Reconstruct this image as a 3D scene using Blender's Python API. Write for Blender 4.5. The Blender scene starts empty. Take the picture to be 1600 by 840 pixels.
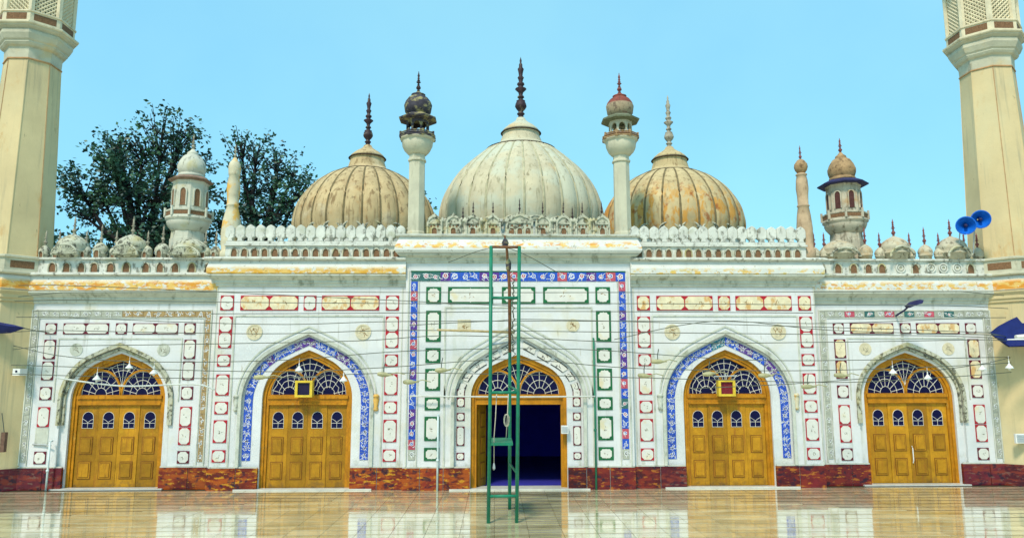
import bpy, math, random
from mathutils import Matrix, Vector

# ------------------------------------------------------------------ camera, sky, sun, exposure
scene = bpy.context.scene
COL = scene.collection
R = math.radians
PI = math.pi

YAW, PITCH, ROLL = 0.0233, 0.1485, -0.0019
fwd = Vector((math.sin(YAW)*math.cos(PITCH), math.cos(YAW)*math.cos(PITCH), math.sin(PITCH)))
right = Vector((math.cos(YAW), -math.sin(YAW), 0))
up = right.cross(fwd)
rr = math.cos(ROLL)*right + math.sin(ROLL)*up
uu = -math.sin(ROLL)*right + math.cos(ROLL)*up
CAM_POS = Vector((-.616, -19.3, 2.73))
cam_data = bpy.data.cameras.new('camera')
cam = bpy.data.objects.new('camera', cam_data)
COL.objects.link(cam)
cam.matrix_world = Matrix(((rr.x, uu.x, -fwd.x, CAM_POS.x), (rr.y, uu.y, -fwd.y, CAM_POS.y),
                           (rr.z, uu.z, -fwd.z, CAM_POS.z), (0, 0, 0, 1)))
cam_data.sensor_width = 36
cam_data.lens = 1155/1600*36
cam_data.clip_end = 3000
scene.camera = cam

SUN_EL, SUN_AZ = R(52), R(205)       # azimuth clockwise from +Y (north): sun behind the camera, a little to the left
world = bpy.data.worlds.new('World')
scene.world = world
world.use_nodes = True
wn = world.node_tree
wn.nodes.clear()
w_out = wn.nodes.new('ShaderNodeOutputWorld')
w_bg = wn.nodes.new('ShaderNodeBackground')
w_sky = wn.nodes.new('ShaderNodeTexSky')
w_sky.sky_type = 'NISHITA'
w_sky.sun_disc = False
w_sky.sun_elevation = SUN_EL
w_sky.sun_rotation = SUN_AZ
w_sky.air_density = 1.0
w_sky.dust_density = 1.2
w_sky.ozone_density = 1.5
w_tint = wn.nodes.new('ShaderNodeMix')
w_tint.data_type = 'RGBA'
w_tint.blend_type = 'MULTIPLY'
w_tint.inputs[0].default_value = 1.0
w_tint.inputs[7].default_value = (0.74, 1.08, 0.95, 1)
wn.links.new(w_sky.outputs[0], w_tint.inputs[6])
w_haze = wn.nodes.new('ShaderNodeMix')      # thin even cloud veil over the clear sky
w_haze.data_type = 'RGBA'
w_haze.inputs[0].default_value = 0.8
w_tc = wn.nodes.new('ShaderNodeTexCoord')
w_nz = wn.nodes.new('ShaderNodeTexNoise')
w_nz.inputs['Scale'].default_value = 1.7
w_nz.inputs['Detail'].default_value = 5
w_nz.inputs['Roughness'].default_value = .55
wn.links.new(w_tc.outputs['Generated'], w_nz.inputs['Vector'])
w_veil = wn.nodes.new('ShaderNodeValToRGB')
w_veil.color_ramp.elements[0].position = .3
w_veil.color_ramp.elements[0].color = (0.55, 1.60, 2.45, 1)
w_veil.color_ramp.elements[1].position = .7
w_veil.color_ramp.elements[1].color = (0.86, 1.96, 2.45, 1)
wn.links.new(w_nz.outputs[0], w_veil.inputs[0])
wn.links.new(w_veil.outputs[0], w_haze.inputs[7])
wn.links.new(w_tint.outputs[2], w_haze.inputs[6])
wn.links.new(w_haze.outputs[2], w_bg.inputs[0])
w_bg.inputs[1].default_value = 0.15
wn.links.new(w_bg.outputs[0], w_out.inputs[0])

sun_data = bpy.data.lights.new('sun', 'SUN')
sun = bpy.data.objects.new('sun', sun_data)
COL.objects.link(sun)
sun_data.energy = 1.5
sun_data.angle = R(10)
sun_data.color = (1.0, 0.86, 0.72)
sdir = Vector((math.sin(SUN_AZ)*math.cos(SUN_EL), math.cos(SUN_AZ)*math.cos(SUN_EL), math.sin(SUN_EL)))
sun.rotation_euler = sdir.to_track_quat('Z', 'Y').to_euler()

scene.view_settings.view_transform = 'Standard'
scene.view_settings.look = 'None'
scene.view_settings.exposure = 1.35
scene.view_settings.gamma = 1.0
scene.view_settings.use_curve_mapping = False

# ------------------------------------------------------------------ materials
MATS = {}

def nodes_of(m):
    m.use_nodes = True
    return m.node_tree

def mat(name, col, rough=.75, var=.12, vscale=2.5, stains=(), bump=.0, bscale=30, metallic=0., spec=.22, coat=0.,
        obj_var=0., local=False):
    """stains: list of (colour, lo, hi, (sx,sy,sz) noise scale, zrange or None, strength)"""
    if name in MATS:
        return MATS[name]
    m = bpy.data.materials.new(name)
    t = nodes_of(m)
    N, L = t.nodes, t.links
    b = N['Principled BSDF']
    b.inputs['Roughness'].default_value = rough
    b.inputs['Metallic'].default_value = metallic
    b.inputs['Specular IOR Level'].default_value = spec
    b.inputs['Coat Weight'].default_value = coat
    if local:
        tc = N.new('ShaderNodeTexCoord')
        pos = tc.outputs['Object']
    else:
        geo = N.new('ShaderNodeNewGeometry')
        pos = geo.outputs['Position']
    n1 = N.new('ShaderNodeTexNoise')
    n1.inputs['Scale'].default_value = vscale
    n1.inputs['Detail'].default_value = 6
    n1.inputs['Roughness'].default_value = .65
    L.new(pos, n1.inputs['Vector'])
    mr = N.new('ShaderNodeMapRange')
    mr.inputs[1].default_value = .3
    mr.inputs[2].default_value = .7
    mr.inputs[3].default_value = 1-var
    mr.inputs[4].default_value = 1+var*.5
    L.new(n1.outputs[0], mr.inputs[0])
    base = N.new('ShaderNodeMix')
    base.data_type = 'RGBA'
    base.blend_type = 'MULTIPLY'
    base.inputs[0].default_value = 1
    base.inputs[6].default_value = (*col, 1)
    L.new(mr.outputs[0], base.inputs[7])
    cur = base.outputs[2]
    if obj_var:
        oi = N.new('ShaderNodeObjectInfo')
        m2 = N.new('ShaderNodeMapRange')
        m2.inputs[3].default_value = 1-obj_var
        m2.inputs[4].default_value = 1+obj_var*.6
        L.new(oi.outputs['Random'], m2.inputs[0])
        mm = N.new('ShaderNodeMix')
        mm.data_type = 'RGBA'
        mm.blend_type = 'MULTIPLY'
        mm.inputs[0].default_value = 1
        L.new(cur, mm.inputs[6])
        L.new(m2.outputs[0], mm.inputs[7])
        cur = mm.outputs[2]
    sep = None
    for i, (sc, lo, hi, scl, zr, strength) in enumerate(stains):
        mp = N.new('ShaderNodeMapping')
        mp.inputs['Scale'].default_value = scl
        mp.inputs['Location'].default_value = (i*3.7+1.1, i*1.9, i*5.3)
        L.new(pos, mp.inputs[0])
        n = N.new('ShaderNodeTexNoise')
        n.inputs['Scale'].default_value = 1
        n.inputs['Detail'].default_value = 8
        n.inputs['Roughness'].default_value = .62
        L.new(mp.outputs[0], n.inputs['Vector'])
        r = N.new('ShaderNodeMapRange')
        r.interpolation_type = 'SMOOTHSTEP'
        r.inputs[1].default_value = lo
        r.inputs[2].default_value = hi
        r.inputs[3].default_value = 0
        r.inputs[4].default_value = strength
        L.new(n.outputs[0], r.inputs[0])
        fac = r.outputs[0]
        if zr:
            if sep is None:
                sep = N.new('ShaderNodeSeparateXYZ')
                L.new(pos, sep.inputs[0])
            # zr: (z0 fade in, z1 full, z2 full, z3 fade out)
            a = N.new('ShaderNodeMapRange')
            a.inputs[1].default_value = zr[0]
            a.inputs[2].default_value = zr[1]
            L.new(sep.outputs[2], a.inputs[0])
            c = N.new('ShaderNodeMapRange')
            c.inputs[1].default_value = zr[3]
            c.inputs[2].default_value = zr[2]
            L.new(sep.outputs[2], c.inputs[0])
            q = N.new('ShaderNodeMath')
            q.operation = 'MULTIPLY'
            L.new(a.outputs[0], q.inputs[0])
            L.new(c.outputs[0], q.inputs[1])
            q2 = N.new('ShaderNodeMath')
            q2.operation = 'MULTIPLY'
            L.new(q.outputs[0], q2.inputs[0])
            L.new(fac, q2.inputs[1])
            fac = q2.outputs[0]
        mx = N.new('ShaderNodeMix')
        mx.data_type = 'RGBA'
        L.new(fac, mx.inputs[0])
        L.new(cur, mx.inputs[6])
        mx.inputs[7].default_value = (*sc, 1)
        cur = mx.outputs[2]
    L.new(cur, b.inputs['Base Color'])
    if bump:
        nb = N.new('ShaderNodeTexNoise')
        nb.inputs['Scale'].default_value = bscale
        nb.inputs['Detail'].default_value = 6
        L.new(pos, nb.inputs['Vector'])
        bp = N.new('ShaderNodeBump')
        bp.inputs['Strength'].default_value = bump
        bp.inputs['Distance'].default_value = .02
        L.new(nb.outputs[0], bp.inputs['Height'])
        L.new(bp.outputs[0], b.inputs['Normal'])
    MATS[name] = m
    return m


DIRT = (.20, .19, .12)
MOSS = (.26, .28, .14)
YEL = (.70, .42, .05)
ORG = (.62, .24, .02)
WALLC = (.66, .67, .66)
M_wall = mat('plaster_white', WALLC, .8, .10, 1.3, [
    (DIRT, .57, .76, (7, 7, .35), None, .5),
    ((.40, .43, .30), .55, .75, (2.2, 2.2, .5), None, .45),
    ((.60, .56, .36), .55, .72, (.6, .6, .6), None, .55),
    ((.30, .24, .10), .64, .74, (9, 9, 1.5), None, .6),
    (MOSS, .5, .7, (5, 5, 3), (.5, .52, .6, .9), .5)], .25, 25)
M_trim = mat('plaster_trim', (.55, .57, .48), .8, .2, 3, [  # darker than the wall: grime, plus shade lines painted into the mouldings
    ((.14, .15, .09), .52, .70, (5, 5, 1.6), None, .65), (MOSS, .58, .75, (2, 2, 3), None, .4)], .3, 25)
M_parapet = mat('plaster_parapet', (.62, .63, .55), .85, .2, 3, [
    ((.09, .09, .06), .52, .68, (8, 8, 5), None, .8), (MOSS, .55, .72, (1.6, 1.6, 2), None, .5)], .35, 25)
M_ornate = mat('plaster_weathered', (.50, .50, .38), .9, .25, 4, [
    ((.05, .05, .035), .48, .62, (10, 10, 8), None, .9), ((.45, .38, .15), .5, .68, (2, 2, 2), None, .7)], .4, 25)


def frieze_mat(name, z0, z1, amount, col2=ORG):
    return mat(name, (.65, .66, .60), .8, .12, 2, [
        (DIRT, .57, .8, (4, 4, .5), None, .4),
        (YEL, .53-amount*.10, .60-amount*.08, (5, 5, 8), (z0-.02, z0+.03, z1-.10, z1+.02), .85),
        (col2, .58-amount*.08, .64-amount*.06, (4, 4, 9), (z0-.02, z0+.03, z1-.1, z1), .85),
        ((.20, .17, .08), .60, .68, (12, 12, 10), None, .6)], .25, 25)


M_minaret = mat('plaster_cream', (.62, .50, .27), .75, .14, .8, [
    ((.34, .30, .19), .54, .72, (6, 6, .22), None, .65),
    ((.50, .27, .08), .60, .72, (1.6, 1.6, .7), None, .65),
    ((.16, .13, .08), .66, .74, (7, 7, 2.5), None, .7),
    ((.62, .34, .12), .62, .78, (.9, .9, .35), None, .55),
    ((.56, .52, .32), .5, .7, (.45, .45, .25), None, .5),
    (DIRT, .62, .8, (5, 5, .5), None, .3)], .2, 20)
M_minaret_line = mat('red_edge_line', (.48, .28, .13), .8, .3, 6)
M_capital = mat('plaster_capital', (.54, .52, .38), .85, .2, 2, [
    (DIRT, .54, .74, (4, 4, 2), None, .6), ((.6, .42, .16), .56, .74, (1.5, 1.5, 1.5), None, .5)], .3, 20)
M_lattice = mat('lattice_cream', (.70, .62, .42), .85, .2, 4, [(DIRT, .55, .75, (6, 6, 4), None, .5)])
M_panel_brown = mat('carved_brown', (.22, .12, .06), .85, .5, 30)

M_dome_c = mat('dome_cream_centre', (.54, .49, .33), .85, .22, 1.2, [
    ((.50, .53, .41), .46, .60, (.8, .8, 1.0), None, .75),
    ((.20, .17, .09), .53, .69, (9, 9, .6), None, .6),
    ((.58, .36, .14), .60, .75, (1.1, 1.1, 1.0), None, .6),
    (DIRT, .58, .74, (8, 8, 1.2), None, .5),
    ((.12, .10, .05), .64, .72, (5, 5, 5), None, .6)], .35, 12)
M_dome_l = mat('dome_cream_left', (.52, .40, .21), .85, .25, 1.5, [
    ((.17, .10, .04), .50, .66, (9, 9, .6), None, .75),
    ((.48, .24, .07), .55, .72, (1.4, 1.4, 1.2), (7.2, 7.3, 8.0, 9.2), .7),
    ((.12, .08, .04), .57, .68, (5, 5, 3.5), None, .7),
    ((.36, .24, .12), .55, .70, (1.2, 1.2, .8), None, .5),
    ((.66, .60, .42), .54, .70, (1, 1, 1), None, .5)], .4, 12)
M_dome_r = mat('dome_cream_right', (.53, .42, .22), .85, .25, 1.5, [
    ((.19, .12, .05), .51, .67, (9, 9, .6), None, .7),
    ((.54, .25, .03), .47, .57, (5, 5, 2.0), (7.0, 7.2, 7.9, 8.6), .8),
    ((.30, .09, .02), .55, .66, (3, 3, 2.6), (7.0, 7.2, 8.2, 8.7), .85),
    ((.16, .11, .06), .62, .76, (6, 6, 3), None, .5)], .4, 12)
M_rib = mat('dome_rib_dark', (.20, .16, .08), .9, .4, 6)
M_rib_c = mat('dome_rib_pale', (.44, .42, .27), .9, .35, 5)
M_darkrim = mat('dark_rim', (.07, .05, .035), .9, .4, 6)  # one dark colour for the dome crown and neck rims
M_finial_dark = mat('finial_dark', (.05, .03, .035), .6, .5, 10, [((.35, .30, .16), .55, .7, (4, 4, 5), None, .6)])
M_finial_red = mat('finial_red', (.22, .07, .06), .7, .4, 10)
M_finial_pale = mat('finial_pale', (.38, .35, .26), .8, .3, 10, [((.10, .07, .06), .5, .65, (8, 8, 8), None, .7)])
M_turret = mat('turret_plaster', (.54, .52, .38), .8, .16, 2, [
    (DIRT, .56, .76, (6, 6, 1), None, .5), ((.60, .36, .10), .56, .68, (3, 3, 3), (6.3, 6.4, 6.6, 6.95), .9)], .2, 20)
M_turret_dark = mat('turret_black', (.06, .055, .07), .8, .5, 8, [((.38, .33, .14), .47, .60, (5, 5, 9), None, .75)])
M_turret_red = mat('turret_red', (.26, .07, .05), .8, .4, 6, [((.36, .30, .19), .30, .42, (4, 4, 6), (9.8, 9.85, 10.22, 10.27), .9), ((.08, .05, .04), .52, .64, (9, 9, 5), None, .7)])
M_turret_brown = mat('turret_brown', (.40, .26, .13), .85, .4, 6, [((.10, .06, .03), .52, .66, (9, 9, 9), None, .7)])
M_eave_blue = mat('eave_dark_blue', (.03, .03, .10), .7, .4, 8)
M_eave_green = mat('eave_dark_green', (.17, .19, .12), .8, .4, 8)
M_eave_brown = mat('eave_brown', (.26, .17, .12), .8, .4, 8)
M_endturret = mat('end_turret_white', (.56, .56, .45), .8, .15, 3, [
    ((.10, .10, .06), .54, .70, (8, 8, 2), None, .7), ((.5, .42, .16), .53, .70, (2, 2, 2), None, .5)], .2, 20)
M_endturret_r = mat('end_turret_tan', (.48, .44, .33), .85, .25, 3, [((.10, .08, .05), .50, .66, (7, 7, 3), None, .75), ((.42, .24, .08), .56, .70, (3, 3, 3), None, .6)], .2, 20)
M_win_dark = mat('window_dark_brown', (.09, .035, .03), .8, .4, 12)
M_dome_small = mat('small_dome_tan', (.50, .46, .33), .85, .25, 4, [((.10, .08, .05), .52, .66, (9, 9, 5), None, .75), ((.44, .28, .12), .52, .68, (3, 3, 3), None, .55)], .3, 20)
M_pillar = mat('pillar_stained', (.60, .55, .38), .8, .2, 3, [((.68, .37, .05), .47, .56, (2.4, 2.4, 1.8), None, .85),
                                                             ((.3, .12, .03), .58, .7, (5, 5, 3), None, .5)])
M_pillar_r = mat('pillar_tan', (.50, .36, .22), .8, .25, 4, [((.16, .09, .05), .52, .68, (6, 6, 3), None, .6)])

M_wood = mat('door_wood', (.46, .22, .010), .48, .3, 3.2, [
    ((.30, .11, .012), .50, .70, (14, 14, 1.2), None, .7), ((.62, .34, .015), .58, .72, (3, 3, 2), None, .5),
    ((.12, .05, .01), .60, .72, (22, 22, 2.5), None, .6), ((.10, .06, .025), .45, .70, (5, 5, 5), (0, .02, .06, .30), .7)], .25, 40, obj_var=.28)
M_wood_dark = mat('door_wood_groove', (.22, .085, .010), .5, .3, 8)
M_frame = mat('frame_wood', (.50, .21, .008), .5, .35, 4, [
    ((.25, .10, .012), .52, .70, (10, 10, 1.5), None, .7), ((.6, .42, .1), .62, .74, (5, 5, 2), None, .6)], .2, 40)
M_glass = mat('dark_glass', (.006, .006, .045), .15, .2, 4, spec=.15)
M_lead = mat('glazing_white', (.74, .72, .62), .6, .2, 8)
M_interior = mat('interior_blue', (.04, .04, .80), .8, .1, 2)
M_int_floor = mat('interior_carpet', (.03, .03, .32), .9, .2, 2)

M_red = mat('tile_red', (.42, .018, .03), .35, .25, 9)
M_maroon = mat('tile_maroon', (.13, .015, .03), .4, .3, 9)
M_green = mat('tile_green', (.015, .13, .045), .35, .35, 9)
M_plaque = mat('tile_white', (.68, .67, .60), .4, .1, 5, [((.66, .54, .26), .56, .72, (2.2, 2.2, 2.2), None, .6),
                                                         ((.30, .20, .08), .66, .76, (9, 9, 7), None, .6)])
M_plaque_st = mat('tile_cream_stained', (.74, .66, .44), .4, .2, 6, [((.58, .30, .06), .5, .62, (5, 5, 3), None, .75)])
M_ink = mat('tile_ink', (.30, .28, .20), .5, .4, 20)
M_ink_brown = mat('tile_ink_brown', (.34, .20, .07), .5, .4, 20)
M_medal = mat('medallion', (.62, .56, .38), .7, .25, 12)
M_black_tile = mat('tile_black', (.035, .03, .03), .4, .4, 20)


def marble(name, a, b_, c):
    return mat(name, a, .22, .5, 3, [(b_, .46, .58, (2.4, 2.4, 7), None, .85), (c, .55, .62, (5, 5, 14), None, .85),
                                     ((.02, .008, .02), .53, .64, (5, 5, 7), None, .9)], obj_var=.35, coat=.12)


M_marb_o = marble('marble_orange', (.20, .022, .008), (.36, .075, .006), (.55, .27, .015))
M_marb_r = marble('marble_red', (.12, .010, .012), (.20, .022, .010), (.38, .13, .015))
M_marb_m = marble('marble_maroon', (.11, .010, .018), (.20, .03, .015), (.16, .08, .06))
M_sill = mat('sill_marble', (.56, .56, .50), .3, .15, 5)
M_wire = mat('wire_black', (.10, .115, .085), .6, .2, 3)
M_wire_w = mat('wire_white', (.62, .64, .58), .6, .2, 3)
M_lampw = mat('lamp_white', (.75, .76, .72), .4, .1, 6)
M_lampg = mat('lamp_olive', (.42, .40, .22), .45, .3, 8)
M_scaf = mat('scaffold_green', (.015, .19, .105), .42, .3, 5, [((.22, .16, .08), .62, .74, (7, 7, 4), None, .6)])
M_rust = mat('rust', (.20, .09, .04), .8, .5, 12)
M_rope = mat('rope', (.55, .50, .38), .9, .2, 20)
M_bamboo = mat('bamboo', (.46, .36, .18), .6, .3, 12)
M_yellow = mat('yellow_paint', (.72, .52, .05), .45, .2, 8)
M_horn = mat('horn_blue', (.008, .13, .60), .25, .3, 5, coat=.5)
M_tarp = mat('tarp_blue', (.010, .018, .12), .55, .35, 4)
M_grey = mat('grey_metal', (.42, .46, .46), .45, .2, 8)
M_screen = mat('dark_screen', (.02, .015, .05), .2, .2, 5)
M_screen_red = mat('red_screen', (.20, .02, .03), .25, .5, 20)
M_bark = mat('bark', (.022, .020, .020), .9, .3, 8)
M_pipe_w = mat('pipe_pale', (.60, .70, .68), .5, .2, 5)
M_pipe_g = mat('pipe_green', (.03, .20, .11), .5, .3, 5)
M_brown = mat('brown_box', (.16, .09, .06), .6, .4, 10)
M_ground = mat('earth', (.22, .20, .15), .95, .3, .5)
M_roof = mat('roof_lime', (.45, .44, .38), .9, .3, 1)


def leaf_mat():
    m = bpy.data.materials.new('leaf')
    t = nodes_of(m)
    N, L = t.nodes, t.links
    b = N['Principled BSDF']
    b.inputs['Roughness'].default_value = .55
    geo = N.new('ShaderNodeNewGeometry')
    n = N.new('ShaderNodeTexNoise')
    n.inputs['Scale'].default_value = 1.6
    n.inputs['Detail'].default_value = 6
    L.new(geo.outputs['Position'], n.inputs['Vector'])
    r = N.new('ShaderNodeValToRGB')
    r.color_ramp.elements[0].position = .38
    r.color_ramp.elements[0].color = (.010, .040, .034, 1)
    r.color_ramp.elements[1].position = .68
    r.color_ramp.elements[1].color = (.050, .150, .060, 1)
    L.new(n.outputs[0], r.inputs[0])
    L.new(r.outputs[0], b.inputs['Base Color'])
    return m


M_leaf = leaf_mat()


def floor_mat(name):
    m = bpy.data.materials.new(name)
    t = nodes_of(m)
    N, L = t.nodes, t.links
    b = N['Principled BSDF']
    geo = N.new('ShaderNodeNewGeometry')
    mp = N.new('ShaderNodeMapping')
    mp.inputs['Scale'].default_value = (.35, 1.6, 1)
    L.new(geo.outputs['Position'], mp.inputs[0])
    n = N.new('ShaderNodeTexNoise')
    n.inputs['Scale'].default_value = 1.6
    n.inputs['Detail'].default_value = 9
    n.inputs['Roughness'].default_value = .7
    L.new(mp.outputs[0], n.inputs['Vector'])
    r = N.new('ShaderNodeValToRGB')
    r.color_ramp.elements[0].position = .33
    r.color_ramp.elements[0].color = (.42, .35, .16, 1)
    r.color_ramp.elements[1].position = .62
    r.color_ramp.elements[1].color = (.88, .80, .50, 1)
    L.new(n.outputs[0], r.inputs[0])
    oi = N.new('ShaderNodeObjectInfo')
    mr0 = N.new('ShaderNodeMapRange')
    mr0.inputs[3].default_value = .86
    mr0.inputs[4].default_value = 1.08
    L.new(oi.outputs['Random'], mr0.inputs[0])
    mx = N.new('ShaderNodeMix')
    mx.data_type = 'RGBA'
    mx.blend_type = 'MULTIPLY'
    mx.inputs[0].default_value = 1
    L.new(r.outputs[0], mx.inputs[6])
    L.new(mr0.outputs[0], mx.inputs[7])
    L.new(mx.outputs[2], b.inputs['Base Color'])
    n2 = N.new('ShaderNodeTexNoise')
    n2.inputs['Scale'].default_value = .9
    n2.inputs['Detail'].default_value = 5
    L.new(mp.outputs[0], n2.inputs['Vector'])
    mr = N.new('ShaderNodeMapRange')
    mr.inputs[1].default_value = .35
    mr.inputs[2].default_value = .7
    mr.inputs[3].default_value = .05
    mr.inputs[4].default_value = .26
    L.new(n2.outputs[0], mr.inputs[0])
    L.new(mr.outputs[0], b.inputs['Roughness'])
    b.inputs['IOR'].default_value = 1.9
    b.inputs['Coat Weight'].default_value = 1.0
    b.inputs['Coat Roughness'].default_value = .055
    b.inputs['Coat IOR'].default_value = 1.8
    nb = N.new('ShaderNodeTexNoise')
    nb.inputs['Scale'].default_value = 3.0
    nb.inputs['Detail'].default_value = 4
    L.new(mp.outputs[0], nb.inputs['Vector'])
    bp = N.new('ShaderNodeBump')
    bp.inputs['Strength'].default_value = .06
    bp.inputs['Distance'].default_value = .02
    L.new(nb.outputs[0], bp.inputs['Height'])
    L.new(bp.outputs[0], b.inputs['Normal'])
    L.new(bp.outputs[0], b.inputs['Coat Normal'])
    return m


M_floor = floor_mat('wet_floor_tile')
M_grout = mat('grout', (.05, .04, .02), .9, .2, 4)

# ------------------------------------------------------------------ mesh builder and object helpers
class MB:
    def __init__(self):
        self.v, self.f, self.m = [], [], []

    def poly(self, pts, mi=0):
        b = len(self.v)
        self.v.extend(pts)
        self.f.append(list(range(b, b+len(pts))))
        self.m.append(mi)

    def box(self, x0, x1, y0, y1, z0, z1, mi=0):
        b = len(self.v)
        self.v += [(x0, y0, z0), (x1, y0, z0), (x1, y1, z0), (x0, y1, z0), (x0, y0, z1), (x1, y0, z1), (x1, y1, z1), (x0, y1, z1)]
        for q in ((0, 3, 2, 1), (4, 5, 6, 7), (0, 1, 5, 4), (1, 2, 6, 5), (2, 3, 7, 6), (3, 0, 4, 7)):
            self.f.append([b+i for i in q])
            self.m.append(mi)

    def prism(self, pts, y0, y1, mi=0, mside=None):
        """outline in XZ (any order), front at y0 (towards the camera), back at y1"""
        n = len(pts)
        b = len(self.v)
        self.v += [(x, y0, z) for x, z in pts] + [(x, y1, z) for x, z in pts]
        self.f.append([b+i for i in range(n)])
        self.m.append(mi)
        self.f.append([b+n+i for i in reversed(range(n))])
        self.m.append(mi)
        for i in range(n):
            j = (i+1) % n
            self.f.append([b+i, b+n+i, b+n+j, b+j])
            self.m.append(mi if mside is None else mside)

    def ribbon(self, outer, inner, y0, y1, mi=0, caps=True):
        """solid band between two open polylines (XZ) of equal length, from y0 (front) to y1"""
        n = len(outer)
        b = len(self.v)
        for P, y in ((outer, y0), (inner, y0), (outer, y1), (inner, y1)):
            self.v += [(x, y, z) for x, z in P]
        for i in range(n-1):
            for q in ((b+i, b+i+1, b+n+i+1, b+n+i), (b+i, b+2*n+i, b+2*n+i+1, b+i+1), (b+n+i, b+n+i+1, b+3*n+i+1, b+3*n+i)):
                self.f.append(list(q))
                self.m.append(mi)
        if caps:
            for i in (0, n-1):
                self.f.append([b+i, b+n+i, b+3*n+i, b+2*n+i])
                self.m.append(mi)

    def lathe(self, prof, n=24, c=(0, 0, 0), mi=0, rot=0., gore=None, caps=True):
        b = len(self.v)
        for r, z in prof:
            for k in range(n):
                a = rot+2*PI*k/n
                q = r*(gore(a) if gore else 1)
                self.v.append((c[0]+q*math.cos(a), c[1]+q*math.sin(a), c[2]+z))
        for i in range(len(prof)-1):
            for k in range(n):
                k2 = (k+1) % n
                self.f.append([b+i*n+k, b+i*n+k2, b+(i+1)*n+k2, b+(i+1)*n+k])
                self.m.append(mi)
        if caps:
            self.f.append([b+k for k in reversed(range(n))])
            self.m.append(mi)
            e = b+(len(prof)-1)*n
            self.f.append([e+k for k in range(n)])
            self.m.append(mi)

    def tube(self, path, r, n=6, mi=0):
        P = [Vector(p) for p in path]
        b = len(self.v)
        for i, p in enumerate(P):
            d = (P[min(i+1, len(P)-1)]-P[max(i-1, 0)]).normalized()
            ref = Vector((0, 0, 1)) if abs(d.z) < .9 else Vector((0, 1, 0))
            s = d.cross(ref).normalized()
            t = s.cross(d)
            rad = r[i] if isinstance(r, (list, tuple)) else r
            for k in range(n):
                a = 2*PI*k/n
                self.v.append(tuple(p+s*(rad*math.cos(a))+t*(rad*math.sin(a))))
        for i in range(len(P)-1):
            for k in range(n):
                k2 = (k+1) % n
                self.f.append([b+i*n+k, b+i*n+k2, b+(i+1)*n+k2, b+(i+1)*n+k])
                self.m.append(mi)
        self.f.append([b+k for k in reversed(range(n))])
        self.m.append(mi)
        e = b+(len(P)-1)*n
        self.f.append([e+k for k in range(n)])
        self.m.append(mi)

    def mesh(self, name, mats, smooth=False):
        me = bpy.data.meshes.new(name)
        me.from_pydata(self.v, [], self.f)
        if not isinstance(mats, (list, tuple)):
            mats = [mats]
        for m in mats:
            me.materials.append(m)
        me.polygons.foreach_set('material_index', self.m)
        if smooth:
            me.polygons.foreach_set('use_smooth', [len(f) <= 4 for f in self.f])
        me.update()
        return me

    def build(self, name, mats, parent=None, loc=(0, 0, 0), smooth=False):
        return link(name, self.mesh(name, mats, smooth), parent, loc)


def link(name, me, parent=None, loc=(0, 0, 0), rotz=0.):
    o = bpy.data.objects.new(name, me)
    COL.objects.link(o)
    o.parent = parent
    o.location = loc
    if rotz:
        o.rotation_euler = (0, 0, rotz)
    return o


def tag(o, label=None, cat=None, group=None, kind=None):
    if label:
        o['label'] = label
    if cat:
        o['category'] = cat
    if group:
        o['group'] = group
    if kind:
        o['kind'] = kind
    return o


def thing(name, label, cat, loc=(0, 0, 0), group=None):
    o = bpy.data.objects.new(name, None)
    COL.objects.link(o)
    o.location = loc
    o.empty_display_size = .2
    return tag(o, label, cat, group)


def copy_tree(src, parent=None, loc=None):
    c = src.copy()
    COL.objects.link(c)
    c.parent = parent
    if loc is not None:
        c.location = loc
    for ch in list(src.children):
        copy_tree(ch, c)
    return c


def arch(hw, zs, za, m=.56, n=9):
    """four-centred arch from (-hw,zs) over (0,za) to (hw,zs)"""
    phi = math.atan(1/m)
    k = math.sin(phi)-m*(1-math.cos(phi))
    r = max(.05, min(hw, (za-zs-m*hw)/k))
    side = []
    for i in range(n+1):
        a = phi*i/n
        side.append((hw-r+r*math.cos(a), zs+r*math.sin(a)))
    x1, z1 = side[-1]
    for i in range(1, n//2+1):
        t = i/(n//2)
        e = .012*math.sin(PI*t)
        side.append((x1*(1-t), z1+(za-z1)*t+e))
    return [(-x, z) for x, z in side] + [(x, z) for x, z in reversed(side[:-1])]


def arch_full(hw, zs, za, z0=0., m=.56, n=9):
    a = arch(hw, zs, za, m, n)
    return [(-hw, z0)]+a+[(hw, z0)]


def shift(P, dx):
    return [(x+dx, z) for x, z in P]

# ------------------------------------------------------------------ ground and courtyard floor
g = MB()
g.box(-600, 600, -500, 900, -.5, -.12)
tag(g.build('ground', M_ground), kind='structure')
g = MB()
g.box(-24, 24, -30, 8.5, -.10, -.006)
floor = tag(g.build('courtyard_floor', M_grout), kind='structure')

rng = random.Random(5)
TW, TD, GAP, GAPX = .62, .42, .042, .007
cells = []
for j in range(0, 70):
    y1 = -.02-j*TD
    for i in range(-38, 38):
        x0 = i*TW + (TW*.5 if False else 0)
        cells.append((x0+TW/2, y1-TD/2))


def project(x, y, z):
    d = Vector((x, y, z))-CAM_POS
    w = d.dot(fwd)
    if w < .1:
        return None
    return 800+1155*d.dot(rr)/w, 420-1155*d.dot(uu)/w


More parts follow.
